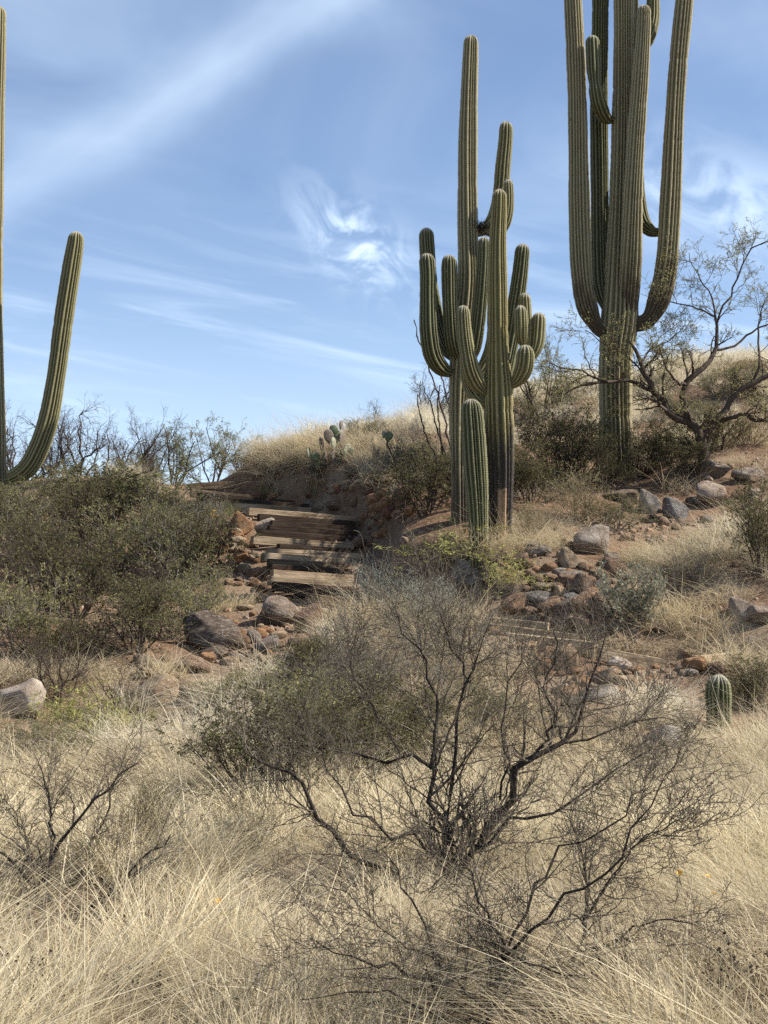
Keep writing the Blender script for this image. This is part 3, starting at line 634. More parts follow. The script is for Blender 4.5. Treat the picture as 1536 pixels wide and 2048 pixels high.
# ------------------------------------------------------------------ scatter (stuff)
def euler_m(rot):
    cx_, sx_ = np.cos(rot[:, 0]), np.sin(rot[:, 0]); cy_, sy_ = np.cos(rot[:, 1]), np.sin(rot[:, 1]); cz_, sz_ = np.cos(rot[:, 2]), np.sin(rot[:, 2])
    M = np.empty((len(rot), 3, 3))
    M[:, 0, 0] = cy_*cz_; M[:, 0, 1] = sx_*sy_*cz_-cx_*sz_; M[:, 0, 2] = cx_*sy_*cz_+sx_*sz_
    M[:, 1, 0] = cy_*sz_; M[:, 1, 1] = sx_*sy_*sz_+cx_*cz_; M[:, 1, 2] = cx_*sy_*sz_-sx_*cz_
    M[:, 2, 0] = -sy_; M[:, 2, 1] = sx_*cy_; M[:, 2, 2] = cx_*cy_
    return M
def scatter(name, label, cat, pts, rot, scl, idx, protos, mat, tone):
    """one mesh holding a copy of a source tuft at every point"""
    mb = MB(); M = euler_m(np.asarray(rot))*np.asarray(scl)[:, None, None]
    for k, (V, Q, T, rnd) in enumerate(protos):
        sel = np.nonzero(idx == k)[0]
        if not len(sel): continue
        W = np.einsum('nij,vj->nvi', M[sel], V)+np.asarray(pts)[sel][:, None, :]; n = len(V); off = (np.arange(len(sel))*n)[:, None, None]
        mb.add(W.reshape(-1, 3), (Q[None]+off).reshape(-1, 4) if Q is not None else None, (T[None]+off).reshape(-1, 3) if T is not None else None,
               rnd=np.tile(rnd, len(sel)), tone=np.repeat(np.asarray(tone)[sel], n))
    o = obj(name, mb.mesh(name), mat); return tag(o, label, cat, kind='stuff')
def blades(r, n, hmin, hmax, w, spread, lean, curl, bias=0.0, S=3):
    """one tuft of ribbon blades"""
    h = r.uniform(hmin, hmax, n); az = r.uniform(0, 6.283, n); ln = np.abs(r.normal(lean, lean*0.6+0.05, n))
    base = r.normal(0, spread, (n, 2)); d0 = np.stack([np.cos(az)*ln+bias, np.sin(az)*ln], -1)
    t = np.linspace(0, 1, S+1)[None, :, None]; cu = r.normal(curl, 0.3, n)[:, None, None]
    hor = d0[:, None, :]*(t+cu*t*t)*h[:, None, None]
    up = (t[..., 0]*(1-0.34*np.clip(cu[..., 0], 0, 2)*t[..., 0]*np.minimum(1, ln[:, None]*1.3)))*h[:, None]
    Pc = np.concatenate([base[:, None, :]+hor, up[..., None]], -1)
    wa = r.uniform(0, 6.283, n); wd = np.stack([np.cos(wa), np.sin(wa), np.zeros(n)], -1)[:, None, :]
    ww = (w*r.uniform(0.6, 1.3, n))[:, None, None]*(1-t**1.6*0.7)*0.5
    V = np.stack([Pc-wd*ww, Pc+wd*ww], 2).reshape(n, 2*(S+1), 3)[:, :-1].reshape(-1, 3); per = 2*(S+1)-1
    q = np.array([(2*i, 2*i+1, 2*i+3, 2*i+2) for i in range(S-1)]); tt = np.array([[2*(S-1), 2*(S-1)+1, 2*S]]); o = (np.arange(n)*per)[:, None, None]
    return V, (q[None]+o).reshape(-1, 4), (tt[None]+o).reshape(-1, 3), np.repeat(r.random(n), per)
def xsec(Yv): return 0.29*Yv+0.9
def sample_ground(r, n, y0, y1):
    Yv = np.sqrt(r.uniform(y0*y0, y1*y1, n)); Xv = r.uniform(-1, 1, n)*xsec(Yv); Zv = H(Xv, Yv)
    P = np.stack([Xv, Yv, Zv], -1); px, py = proj(P); return P, px, py
def inell(px, py, cx, cy, rx, ry): return ((px-cx)/rx)**2+((py-cy)/ry)**2 < 1
def nz(P, f, seed):
    r = np.random.default_rng(seed); o = 0
    for _ in range(6):
        d = r.normal(size=2)*f; o = o+np.sin(P[:, 0]*d[0]+P[:, 1]*d[1]+r.uniform(0, 6.28))
    return o/2.4
def on_bare(px, py, P=None):
    m = ((px > 380) & (px < 735+np.maximum(0, py-1150)*1.5) & (py > 955) & (py < 1215) & (px > 380+(py-960)*0.75))
    m |= inell(px, py, 1115, 1190, 150, 90) | inell(px, py, 530, 1265, 120, 55) | inell(px, py, 1245, 1370, 150, 55) | inell(px, py, 1100, 1330, 60, 50) | inell(px, py, 1320, 1050, 110, 40) | inell(px, py, 1130, 1275, 200, 28)
    m |= inell(px, py, 770, 1010, 65, 45) | inell(px, py, 500, 1130, 50, 100) | inell(px, py, 1230, 1230, 80, 30) | inell(px, py, 1330, 1180, 50, 40)
    if P is not None:
        for A_, B_, _c in TIMB:
            mid = (A_+B_)/2; m |= np.hypot(P[:, 0]-mid[0], P[:, 1]-mid[1]) < 0.75
    return m
BOULD = [(q[2], q[3], q[4], q[5]) for q in singles]
STEMS = [(at(975, 2050, 6.0)[0], 6.0), (at(1148, 1925, 6.3)[0], 6.3), (at(905, 1815, 8.6)[0], 8.6), (at(960, 1720, 8.6)[0], 8.6), (at(103, 1845, 8.0)[0], 8.0), (at(200, 1820, 7.9)[0], 7.9), (at(640, 1640, 8.3)[0], 8.3)]
def near_stem(P):
    m = np.zeros(len(P), bool)
    for x, y in STEMS: m |= (np.abs(P[:, 0]-x) < .16) & (P[:, 1] > y-1.0) & (P[:, 1] < y+.15)
    return m
PEARS = [(668, 932, 58), (793, 948, 32)]
PEARY = [float(hit(a, b)[1]) for a, b, c in PEARS]
def near_rock(px, py):
    m = np.zeros(px.shape, bool)
    for x, y, w, h in BOULD: m |= (np.abs(px-x) < w*.55) & (py > y-h*.3) & (py < y+h*.5+70)
    return m
def place(name, label, cat, r, n, y0, y1, keep, protos, mat, s0, s1, tilt=0.15, sink=0.02, clump=9):
    P, px, py = sample_ground(r, n, y0, y1)
    k = keep(P, px, py, r.random(n)) & ~((px > 1385) & (px < 1490) & (py > 1350) & (py < 1480)) & ~near_rock(px, py) & ~near_stem(P); P = P[k]; px = px[k]; py = py[k]; m = len(P)
    if clump:                            # gather tufts into tussocks that lean outward from their middles
        cr = np.random.default_rng(m); nc = max(1, int(m/clump)); cc = P[cr.integers(0, m, nc)][:, :2]
        d2 = ((P[:, None, :2]-cc[None])**2).sum(-1); ci = d2.argmin(1); c0 = cc[ci]; dd = P[:, :2]-c0; dist = np.hypot(dd[:, 0], dd[:, 1])
        P[:, :2] = c0+dd*(.55 if clump > 4 else .7); P[:, 2] = H(P[:, 0], P[:, 1])
        flow = nz(P, 0.45, 77)*1.5+2.6; w = np.clip(dist/.25, .3, 1)
        vx = dd[:, 0]/(dist+1e-6)*w+.7*np.cos(flow); vy = dd[:, 1]/(dist+1e-6)*w+.7*np.sin(flow); ang = np.arctan2(vy, vx)+r.normal(0, .3, m)
        hgt = cr.uniform(.65, 1.35, nc)[ci]*np.clip(1.15-.5*dist, .6, 1.2); ct = cr.random(nc)[ci]
    else:
        ang = nz(P, 0.55, 77)*1.6+r.normal(0, 0.5, m)+1.0; hgt = np.clip(1+.35*nz(P, 1.7, 31), .45, 1.6); ct = np.full(m, .5)
    rot = np.stack([r.normal(0, tilt, m), r.normal(0, tilt, m), ang], -1); P[:, 2] -= sink
    qx, qy = proj(P)                     # keep the gathered tufts off stones, stems, pads and steps too
    ok = ~((qx > 1385) & (qx < 1490) & (qy > 1350) & (qy < 1480)) & ~near_rock(qx, qy) & ~near_stem(P) 
    for (a_, b_, w_), y_ in zip(PEARS, PEARY): ok &= ~((np.abs(qx-a_) < w_) & (P[:, 1] > y_-1.2) & (P[:, 1] < y_+.15))
    for A_, B_, _c in TIMB: ok &= np.hypot(P[:, 0]-(A_[0]+B_[0])/2, P[:, 1]-(A_[1]+B_[1])/2) > .7
    P = P[ok]; rot = rot[ok]; hgt = hgt[ok]; ct = ct[ok]; m = len(P)
    tone = np.clip(ct+.25*nz(P, .9, 41)+r.normal(0, .15, m), 0, 1)
    return scatter(name, label, cat, P, rot, r.uniform(s0, s1, m)*hgt, r.integers(0, len(protos), m), protos, mat, tone)
gr = np.random.default_rng(21)
straw = [blades(gr, 36, .16, .40, .0044, .06, .45, 1.2, .45) for _ in range(10)]+[blades(gr, 10, .28, .48, .0040, .05, .18, .5, .12)]
greyg = [blades(gr, 34, .12, .32, .0050, .09, .70, 1.3, .20, 2) for _ in range(8)]
white = [blades(gr, 40, .26, .60, .0068, .12, .45, 1.0, .22, 2) for _ in range(7)]
pale = [blades(gr, 44, .16, .36, .0056, .06, .55, 1.3, .10) for _ in range(6)]
green = [blades(gr, 30, .08, .24, .0060, .09, .5, .7) for _ in range(5)]
def thicket(px, py): return (px < 460-np.maximum(0, py-1180)*.9) & (py > 985) & (py < 1345)
place('dry_grass', 'dense pale straw grass covering the near ground', 'grass', gr, 8600, 4.7, 13.4, lambda P, px, py, u: (u < np.clip(0.70+0.40*nz(P, 1.2, 3), .15, 1)) & (py > 1570+45*nz(P, 1.6, 4)), straw, M_grass_straw, .7, 1.2, .12)
place('matted_grass', 'grey matted dry grass between the stones of the lower slope', 'grass', gr, 12000, 11.0, 20.0,
      lambda P, px, py, u: (py < 1690) & ~on_bare(px, py, P) & ~thicket(px, py) & (u < np.clip(0.50+0.5*nz(P, 1.3, 9), 0.08, .95)), greyg, M_grass_grey, .7, 1.3, .25)
place('slope_grass', 'dry tufted grass on the upper slope among the saguaros', 'grass', gr, 7000, 18.5, 27.5,
      lambda P, px, py, u: ~on_bare(px, py, P) & ~thicket(px, py) & (px > 430) & (u < np.clip(0.02+0.5*nz(P, 0.9, 12), 0.01, .6)), greyg, M_grass_grey, .8, 1.4, .2)
place('hilltop_grass', 'bleached feathery grass crowning the hill', 'grass', gr, 12500, 25.0, 36.5,
      lambda P, px, py, u: (px > 468) & (py < 955-0.05*(px-500)) & ~((px > 603) & (px < 716) & (P[:, 1] > 25.9) & (P[:, 1] < 27.8)) & ~((px > 752) & (px < 805) & (P[:, 1] < 26.3)) & ((P[:, 1] > 26.8) | (px < 830)) & (u < np.clip(0.55+0.6*nz(P, 1.2, 15), 0.06, 1)), white, M_grass_white, .45, .95, .12)
place('plateau_grass', 'straw grass on the knoll beside the top of the steps', 'grass', gr, 5000, 22.0, 29.0,
      lambda P, px, py, u: (px < 420) & (py < 1000) & ~on_bare(px, py, P) & ((px > 270) | (py < 960)) & (u < np.clip(0.5+0.5*nz(P, 0.8, 16), 0.1, 1)), white, M_grass_straw, .5, .9, .2)
place('pale_grass', 'silvery flattened grass patches on the lower slope', 'grass', gr, 9000, 12.0, 24.0,
      lambda P, px, py, u: ((inell(px, py, 390, 1480, 200, 85) & (u < .7)) | (inell(px, py, 480, 1330, 110, 55) & (u < .55)) | (inell(px, py, 1290, 1130, 120, 32) & (u < .8)) | (inell(px, py, 1440, 1070, 90, 60) & (u < .5)) | (inell(px, py, 1440, 1600, 130, 60) & (u < .5)) | (inell(px, py, 1300, 1420, 130, 40) & (u < .8)) | (inell(px, py, 640, 1270, 70, 40) & (u < .8))) & ~on_bare(px, py, P), pale, M_grass_white, .8, 1.25, .25)
place('bank_grass', 'shaded dry grass hanging on the bank between the steps and the hilltop', 'grass', gr, 16000, 22.0, 29.0,
      lambda P, px, py, u: ((inell(px, py, 600, 938, 150, 46) & (u < .8)) | (inell(px, py, 745, 945, 110, 55) & (u < .6)) | (inell(px, py, 690, 985, 60, 20) & (u < .4))), greyg, M_grass_grey, .8, 1.4, .3)
place('green_ground_cover', 'low green grass sprouting on the bank beside the top steps', 'grass', gr, 9000, 12.0, 29.0,
      lambda P, px, py, u: (inell(px, py, 560, 975, 130, 22) & (u < .8)) | (inell(px, py, 440, 1030, 35, 30)) | (inell(px, py, 120, 1440, 170, 90) & (u < .35)) | (inell(px, py, 1450, 1540, 110, 40) & (u < .3)), green, M_grass_green, .8, 1.5, .2)
IV, IT = ico(1); peb = []
for i in range(6):
    r_ = np.random.default_rng(60+i); peb.append((IV*(1+r_.normal(0, .13, (len(IV), 1)))*np.array([1, .8, .6]), None, IT, np.full(len(IV), r_.random())))
def f_pebble(gg):
    c = gg.mix(attr(gg, 'tone'), (.17, .10, .06), (.36, .23, .14)); c = gg.mix(gg.m('MULTIPLY', attr(gg, 'rnd'), .5), c, (.32, .29, .26)); return princ(gg, c, .9, gg.noise(geopos(gg), 60, 4), .5, .02)
P, px, py = sample_ground(gr, 42000, 14.0, 27.0)
k = (on_bare(px, py, None) & (gr.random(len(P)) < np.clip(.35+.5*nz(P, 2.2, 91), .05, .8))) | (gr.random(len(P)) < .07); P = P[k]; m = len(P)
scatter('gravel', 'loose reddish gravel over the bare soil and treads', 'gravel', P, gr.uniform(-3, 3, (m, 3)), gr.gamma(1.3, 0.0125, m)+.006, gr.integers(0, 6, m), peb, material('pebble_stone', f_pebble), gr.random(m))

# ------------------------------------------------------------------ woody plants
def walk(r, p, d, L, rad, nseg, jit, up, zig=0.0, taper=0.35):
    B = len(p); pts = np.empty((B, nseg+1, 3)); pts[:, 0] = p; d = d/np.linalg.norm(d, axis=1)[:, None]; s = -1
    zd = r.normal(size=(B, 3))
    for i in range(nseg):
        s = -s; d = d+r.normal(0, jit, (B, 3))+np.array([0, 0, up])
        dd = d+zd*zig*s; d = d/np.linalg.norm(d, axis=1)[:, None]; dd = dd/np.linalg.norm(dd, axis=1)[:, None]
        pts[:, i+1] = pts[:, i]+dd*(L/nseg)[:, None]
    return pts, rad[:, None]*np.linspace(1, taper, nseg+1)[None, :]
def kids(r, pts, rad, n, t0, t1, ang, spread, L, rr, drop=0.0, flat=None):
    B, k, _ = pts.shape; par = np.repeat(np.arange(B), n); M = len(par)
    t = r.uniform(t0, t1, M)*(k-1); i = np.clip(t.astype(int), 0, k-2); f = (t-i)[:, None]
    p = pts[par, i]*(1-f)+pts[par, i+1]*f; tg = pts[par, i+1]-pts[par, i]; tg /= np.linalg.norm(tg, axis=1)[:, None]+1e-9
    q = r.normal(size=(M, 3)); q -= tg*(q*tg).sum(1)[:, None]; q /= np.linalg.norm(q, axis=1)[:, None]+1e-9
    a = r.normal(ang, spread, M)[:, None]; d = tg*np.cos(a)+q*np.sin(a)
    R0 = rad[par, i]*rr*r.uniform(.7, 1.1, M); Ls = L*r.uniform(.55, 1.25, M)*(1-0.35*t/(k-1)); return p, d, Ls, R0
def tubes(mb, pts, rad, n, **at_):
    B, k, _ = pts.shape; T = np.gradient(pts, axis=1); T /= np.linalg.norm(T, axis=2)[..., None]+1e-9
    ref = np.where(np.abs(T[:, :1, 2:3]) < 0.8, np.array([0, 0, 1.0]), np.array([1.0, 0, 0])); ref = np.broadcast_to(ref, T.shape)
    N = np.cross(T, ref); N /= np.linalg.norm(N, axis=2)[..., None]+1e-9; Bn = np.cross(T, N)
    th = np.arange(n)*2*math.pi/n
    V = pts[:, :, None]+rad[:, :, None, None]*(np.cos(th)[None, None, :, None]*N[:, :, None]+np.sin(th)[None, None, :, None]*Bn[:, :, None])
    ids = np.arange(B*k*n).reshape(B, k, n); nxx = np.roll(ids, -1, axis=2)
    mb.add(V.reshape(-1, 3), np.stack([ids[:, :-1], nxx[:, :-1], nxx[:, 1:], ids[:, 1:]], -1).reshape(-1, 4), **at_)
def leaves(mb, r, pts, per, L, W, along=0.5, t0=0.1):
    B, k, _ = pts.shape; par = np.repeat(np.arange(B), per); M = len(par); t = r.uniform(t0, 1, M)*(k-1); i = np.clip(t.astype(int), 0, k-2); f = (t-i)[:, None]
    c = pts[par, i]*(1-f)+pts[par, i+1]*f; tg = pts[par, i+1]-pts[par, i]; tg /= np.linalg.norm(tg, axis=1)[:, None]+1e-9
    a = r.normal(size=(M, 3))+tg*along*2; a /= np.linalg.norm(a, axis=1)[:, None]; b = np.cross(a, r.normal(size=(M, 3))); b /= np.linalg.norm(b, axis=1)[:, None]+1e-9
    l = L*r.uniform(.6, 1.3, (M, 1)); w = W*r.uniform(.6, 1.3, (M, 1))*.5
    V = np.stack([c, c+a*l*.5+b*w, c+a*l, c+a*l*.5-b*w], 1).reshape(-1, 3)
    mb.add(V, np.arange(M*4).reshape(-1, 4), rnd=np.repeat(r.random(M), 4))
def shrub_mesh(seed, stems=9, H0=1.0, spread=0.75, jit=.16, up=.10, n1=7, L1=.42, n2=5, L2=.20, n3=0, L3=.1, r0=.014, leaf=None, zig=0.0, sides=4):
    """unit shrub about 1 m high; returns branch mesh and leaf mesh"""
    r = np.random.default_rng(seed); az = r.uniform(0, 6.283, stems); tilt = np.abs(r.normal(0, spread, stems)).clip(0, 1.25)
    d = np.stack([np.cos(az)*np.sin(tilt), np.sin(az)*np.sin(tilt), np.cos(tilt)], -1); p = np.stack([np.cos(az)*.05, np.sin(az)*.05, np.full(stems, -.06)], -1)
    P0, R0 = walk(r, p, d, H0*r.uniform(.65, 1.05, stems), np.full(stems, r0)*r.uniform(.6, 1.2, stems), 9, jit, up, zig)
    mb = MB(); lb = MB(); tubes(mb, P0, R0, sides)
    a = kids(r, P0, R0, n1, .18, 1, .75, .25, L1, .6); P1, R1 = walk(r, *a, 6, jit*1.2, up*.8, zig); tubes(mb, P1, np.maximum(R1, .0018), 3)
    a = kids(r, P1, R1, n2, .15, 1, .75, .3, L2, .6); P2, R2 = walk(r, *a, 4, jit*1.3, up*.6, zig); tubes(mb, P2, np.maximum(R2, .0014), 3)
    last = P2
    if n3:
        a = kids(r, P2, R2, n3, .1, 1, .8, .3, L3, .7); P3, R3 = walk(r, *a, 2, jit*1.2, up*.3, zig); tubes(mb, P3, np.maximum(R3, .0012), 3); last = P3
    if leaf: leaves(lb, r, last, *leaf)
    return mb.mesh('branches', True), (lb.mesh('foliage') if leaf else None)
KINDS = {}
def kind(k, nvar, bm, lm, **kw):
    KINDS[k] = [(*shrub_mesh(hash_(k)+i, **kw), bm, lm) for i in range(nvar)]
def hash_(k): return sum(ord(c)*(i+3) for i, c in enumerate(k))*17 % 9000
kind('olive', 3, M_bark_grey, M_leaf_olive, stems=13, n1=8, n2=6, L2=.19, n3=2, L3=.10, leaf=(5, .030, .013))
kind('dark', 3, M_bark_brown, M_leaf_dark, stems=13, n1=8, n2=6, n3=2, L3=.10, leaf=(5, .028, .014))
kind('bare', 3, M_bark_brown, None, stems=8, n1=8, n2=6, n3=2, L3=.12, jit=.2, up=.07, r0=.017, zig=.18)
kind('greytwig', 2, M_bark_grey, M_leaf_grey, stems=13, n1=8, n2=7, n3=2, L3=.11, leaf=(1, .022, .010), r0=.011)
kind('feather', 3, M_bark_brown, M_leaf_feather, stems=7, n1=8, n2=6, n3=2, L3=.11, spread=.6, leaf=(5, .040, .008), r0=.016)
kind('broom', 2, M_bark_tan, M_leaf_olive, stems=46, n1=5, L1=.40, n2=2, L2=.20, jit=.07, up=.10, spread=.6, r0=.005, leaf=(3, .030, .008))
kind('sage', 1, M_bark_sage, M_leaf_grey, stems=40, n1=4, L1=.45, n2=2, L2=.25, jit=.08, up=.12, spread=.55, r0=.006, leaf=(1, .02, .005))
kind('dome', 1, M_bark_grey, M_leaf_grey, stems=34, n1=5, L1=.35, n2=4, L2=.15, jit=.10, up=.10, spread=.8, r0=.008, leaf=(6, .055, .028))
kind('lime', 1, M_bark_tan, M_leaf_lime, stems=14, n1=6, L1=.40, n2=3, L2=.2, jit=.16, up=.05, spread=.85, r0=.008, leaf=(6, .075, .018))
kind('rust', 1, M_bark_tan, M_leaf_rust, stems=14, n1=7, n2=5, leaf=(4, .03, .014))
def shrub(k, v, label, px, py, w, h, group=None, name='desert_shrub', Yd=None, cat='shrub', rz=None):
    r = np.random.default_rng(int(px*3+py*5)); P = hit(px, py) if Yd is None else np.array([at(px, py, Yd)[0], Yd, 0])
    P[2] = H(P[0], P[1]); sc = P[1]/F; b, l, bm, lm = KINDS[k][v % len(KINDS[k])]
    if not hasattr(shrub, 'dims'): shrub.dims = {}
    key = b.name
    if key not in shrub.dims:
        co = np.empty(len(b.vertices)*3, np.float32); b.vertices.foreach_get('co', co); co = co.reshape(-1, 3)
        shrub.dims[key] = (np.percentile(np.abs(co[:, :2]), 96)*2, np.percentile(co[:, 2], 99.3))
    W0, H0 = shrub.dims[key]; sx = w*sc/W0; sz = h*sc/H0
    root = thing(name, label, cat, P, group, r.uniform(0, 6.28) if rz is None else rz, (sx, sx, sz))
    obj('branches', b, bm, root)
    if l is not None: obj('foliage', l, lm, root)
    return root
for i, (k_, px, py, w, h, lb_) in enumerate([
    ('olive',50,1140,230,175,'broad olive shrub deep in the thicket behind the bare dark-stemmed bush'),('dark',175,1090,220,160,'dark shrub in the thicket just below the leafless skyline bushes'),
    ('olive',270,1070,210,150,'olive shrub topping the thicket under the straw knoll'),('olive',330,1195,250,190,'largest olive shrub of the thicket, facing the middle steps'),
    ('dark',150,1240,240,185,'dark shrub at the thicket front beside the bare dark-stemmed bush'),('olive',40,1310,210,175,'olive shrub directly above the pale grey boulder'),
    ('dark',270,1305,230,160,'dark shrub at the thicket foot near the tan and white boulder'),('dark',400,1165,170,150,'dark shrub leaning over the rubble along the step ends'),
    ('olive',20,1055,180,110,'olive shrub hugging the slender saguaro trunk'),('olive',120,1030,190,110,'olive shrub beneath the upcurved saguaro arm'),
    ('dark',215,1030,180,100,'low dark shrub rooted under the leafless skyline bushes'),('olive',240,1165,210,150,'olive shrub walled in by the darker thicket shrubs'),
    ('dark',95,1180,190,150,'dark shrub behind the stems of the bare dark-stemmed bush'),('olive',395,1240,150,110,'small olive shrub just above the broad slab boulder'),
    ('olive',330,1280,180,110,'olive shrub between the slab boulder and the thicket foot'),('dark',120,1335,190,110,'dark shrub beside the small leafless twiggy bush'),('olive',340,1075,150,100,'olive shrub under the straw knoll next to the grey-twigged shrub')]):
    shrub(k_, i, lb_, px, py, w, h)
shrub('greytwig', 0, 'grey-twigged shrub at the thicket edge above the slab boulder', 395, 1095, 150, 110)
shrub('greytwig', 1, 'pale dry shrub beside the yellow flowers near the steps', 425, 1060, 110, 60)
shrub('bare', 0, 'bare dark-stemmed bush standing in front of the olive thicket', 85, 1215, 170, 240)
shrub('bare', 1, 'bare black-twigged bush overhanging the pale grey boulder', 110, 1410, 190, 150)
shrub('bare', 2, 'small leafless twiggy bush at the foot of the thicket', 195, 1320, 130, 120)
SK = 'leafless grey-brown bush against the sky behind the thicket'; SKG = 'bare bushes on the skyline'
for i, (px, py, w, h) in enumerate([(35,960,190,160),(150,955,180,170),(235,950,170,150),(285,950,140,140),(95,960,150,130)]): shrub('bare', i, SK, px, py, w, h, SKG, Yd=27.2+.5*(i % 3))
FS = 'feathery yellow-green bush on the skyline beside the top step'; FSG = 'feathery bushes on the skyline'
for i, (px, py, w, h) in enumerate([(345,955,170,125),(425,965,150,140),(480,960,100,80),(300,950,130,90)]): shrub('feather', i, FS, px, py, w, h, FSG, Yd=29.5+.6*(i % 2))
shrub('dark', 0, 'dark rounded shrub spilling over the cut bank stones', 850, 1030, 200, 135); shrub('olive', 1, 'thin olive shrub behind the ocotillo wands', 880, 965, 110, 90)
shrub('olive', 2, 'small olive shrub above the cut bank', 815, 935, 80, 60)
shrub('bare', 2, 'bare bush on the hill crest beside the ocotillo', 855, 855, 140, 120, Yd=30.0); shrub('bare', 0, 'low bare twigs on the grassy hill crest', 760, 855, 110, 65, Yd=30)
shrub('feather', 1, 'greyish feathery bush between the saguaro clump and the towering saguaro', 1075, 810, 150, 190, Yd=29)
for i, (px, py, w, h, lb_) in enumerate([(1110,965,190,160,'widest dark shrub in the gap between the scorched and the towering saguaro'),(1060,1005,150,130,'dark shrub touching the scorched saguaro trunk on its hill side'),(1165,950,130,120,'dark shrub brushing the towering saguaro trunk above the broom-like shrub')]): shrub('dark', i+1, lb_, px, py, w, h)
shrub('broom', 0, 'broom-like olive shrub on the bank under the dark shrubs', 1155, 1045, 170, 110); shrub('broom', 1, 'small broom-like shrub right of the scorched trunk foot', 1060, 1070, 100, 70)
for i, (px, py, w, h, lb_) in enumerate([(1215,985,110,120,'dark twiggy shrub hiding the foot of the towering saguaro'),(1290,955,120,110,'dark twiggy shrub between the towering saguaro and the mesquite'),(1335,930,110,90,'smaller dark shrub under the long low mesquite limb')]): shrub('dark', i, lb_, px, py, w, h)
shrub('rust', 0, 'rust-coloured dry shrub on the hill behind the towering saguaro', 1185, 850, 90, 65); shrub('rust', 0, 'brown dry shrub in front of the mesquite on the slope', 1500, 890, 110, 80)
for i, (px, py, w, h) in enumerate([(1330,840,110,60),(1440,800,120,70),(1500,790,110,70),(1130,820,110,60),(1270,800,100,50)]): shrub('olive', i, 'small olive shrub dotted over the grassy hill behind the mesquite', px, py, w, h, 'shrubs on the grassy hill')
shrub('dark', 2, 'dark olive shrub on the slope right above the white and grey rocks', 1525, 1150, 150, 190); shrub('olive', 0, 'grassy olive shrub below the grey boulders on the slope', 1490, 1075, 110, 80)
shrub('dome', 0, 'grey-leaved dome shrub beside the cobble bank', 1268, 1262, 125, 130)
shrub('lime', 0, 'sprawling yellow-green leafy shrub in front of the saguaro clump', 925, 1150, 270, 100); shrub('lime', 0, 'small yellow-green leafy shrub by the bluish slab', 1020, 1190, 130, 80, rz=1.0)
shrub('sage', 0, 'spray of grey-green leafless stems at the foot of the steps', 755, 1235, 130, 120); shrub('sage', 0, 'wider clump of grey-green stems behind the black-limbed bush', 860, 1250, 170, 110, rz=2.0)
for i, (px, py, w, h) in enumerate([(690,1350,240,150),(840,1345,260,180),(760,1430,260,190),(930,1330,160,110),(650,1420,220,130),(880,1440,240,130)]): shrub('greytwig', i, 'grey twiggy shrub in the hollow below the steps', px, py, w, h, 'grey shrubs in the hollow')
shrub('dark', 1, 'large dark shrub with shadowed base amid the straw grass', 520, 1625, 300, 250); shrub('olive', 1, 'olive shrub behind the large dark shrub', 620, 1500, 270, 170)
shrub('dark', 0, 'dark shrub partly hidden behind the black-limbed bush', 730, 1570, 280, 180)
shrub('lime', 0, 'light green wispy shrub in grass below the pale grey boulder', 165, 1490, 200, 120, rz=2.5); shrub('bare', 0, 'thin reddish leafless shrub between boulder and straw grass', 240, 1450, 150, 130)
shrub('broom', 0, 'straw-coloured broom shrub beside the forked bare bush', 290, 1720, 190, 170); shrub('broom', 1, 'dry broom shrub at the foot of the large dark shrub', 480, 1730, 150, 150)

for i, (px, py, w, h) in enumerate([(700,968,95,50),(765,945,95,60),(640,955,85,42),(590,945,80,40),(540,950,70,36)]): shrub('greytwig', i, 'dry grey brush clinging to the cut bank above the steps', px, py, w, h, 'grey brush on the cut bank')
for i, (k_, px, py, w, h, lb_) in enumerate([
    ('dark',620,1400,200,130,'dark shrub in the hollow next to the strewn brown stones'),('olive',470,1430,150,90,'low olive shrub in pale grass below the slab boulder'),('dark',800,1500,240,150,'dark shrub behind the trunk of the black-limbed bush'),
    ('greytwig',420,1560,190,120,'grey twiggy shrub between the large dark shrub and the forked bare bush'),('olive',60,1540,190,110,'olive shrub in grass in front of the pale grey boulder'),('greytwig',250,1580,170,100,'grey twiggy shrub in the straw behind the forked bare bush'),
    ('olive',980,1470,200,110,'olive shrub seen through the black-limbed bush'),('greytwig',1120,1480,200,110,'grey shrub below the spilled pale stones'),('dark',1500,1420,150,110,'dark shrub beside the small stout young saguaro'),('greytwig',1400,1560,190,90,'grey twigs in matted grass below the stout young saguaro'),
    ('dark',1000,1010,110,110,'dark shrub hidden behind the scorched trunk'),('olive',1230,1060,130,70,'olive shrub above the smooth grey boulder'),('dark',1370,960,110,80,'dark brush under the mesquite limbs'),('dark',1440,900,140,90,'dark brush behind the mesquite trunk'),
    ('greytwig',1390,1170,140,80,'grey brush on the red slope beside the grey-leaved dome shrub'),('greytwig',1460,1300,130,60,'grey brush just above the broken path timber'),('bare',560,930,60,40,'tiny bare bush on the bank under the prickly pear')]):
    shrub(k_, i, lb_, px, py, w, h)
for i, (px, py, w, h) in enumerate([(560,880,70,36),(620,868,60,34),(730,880,80,44),(830,880,90,50),(920,860,80,50),(720,905,70,36),(1060,850,100,60),(1120,870,110,60),(1400,860,110,60),(1180,800,90,46)]):
    shrub(['olive', 'greytwig'][i % 2], i, 'low brush dotted through the bleached hilltop grass', px, py, w, h, 'low brush in the hilltop grass')
for i, (px, py, w, h) in enumerate([(190,1190,170,170),(300,1230,150,130),(50,1240,160,170),(370,1110,120,90)]): shrub('bare', i, 'pale leafless twigs poking out of the olive thicket', px, py, w, h, 'pale twigs in the thicket')
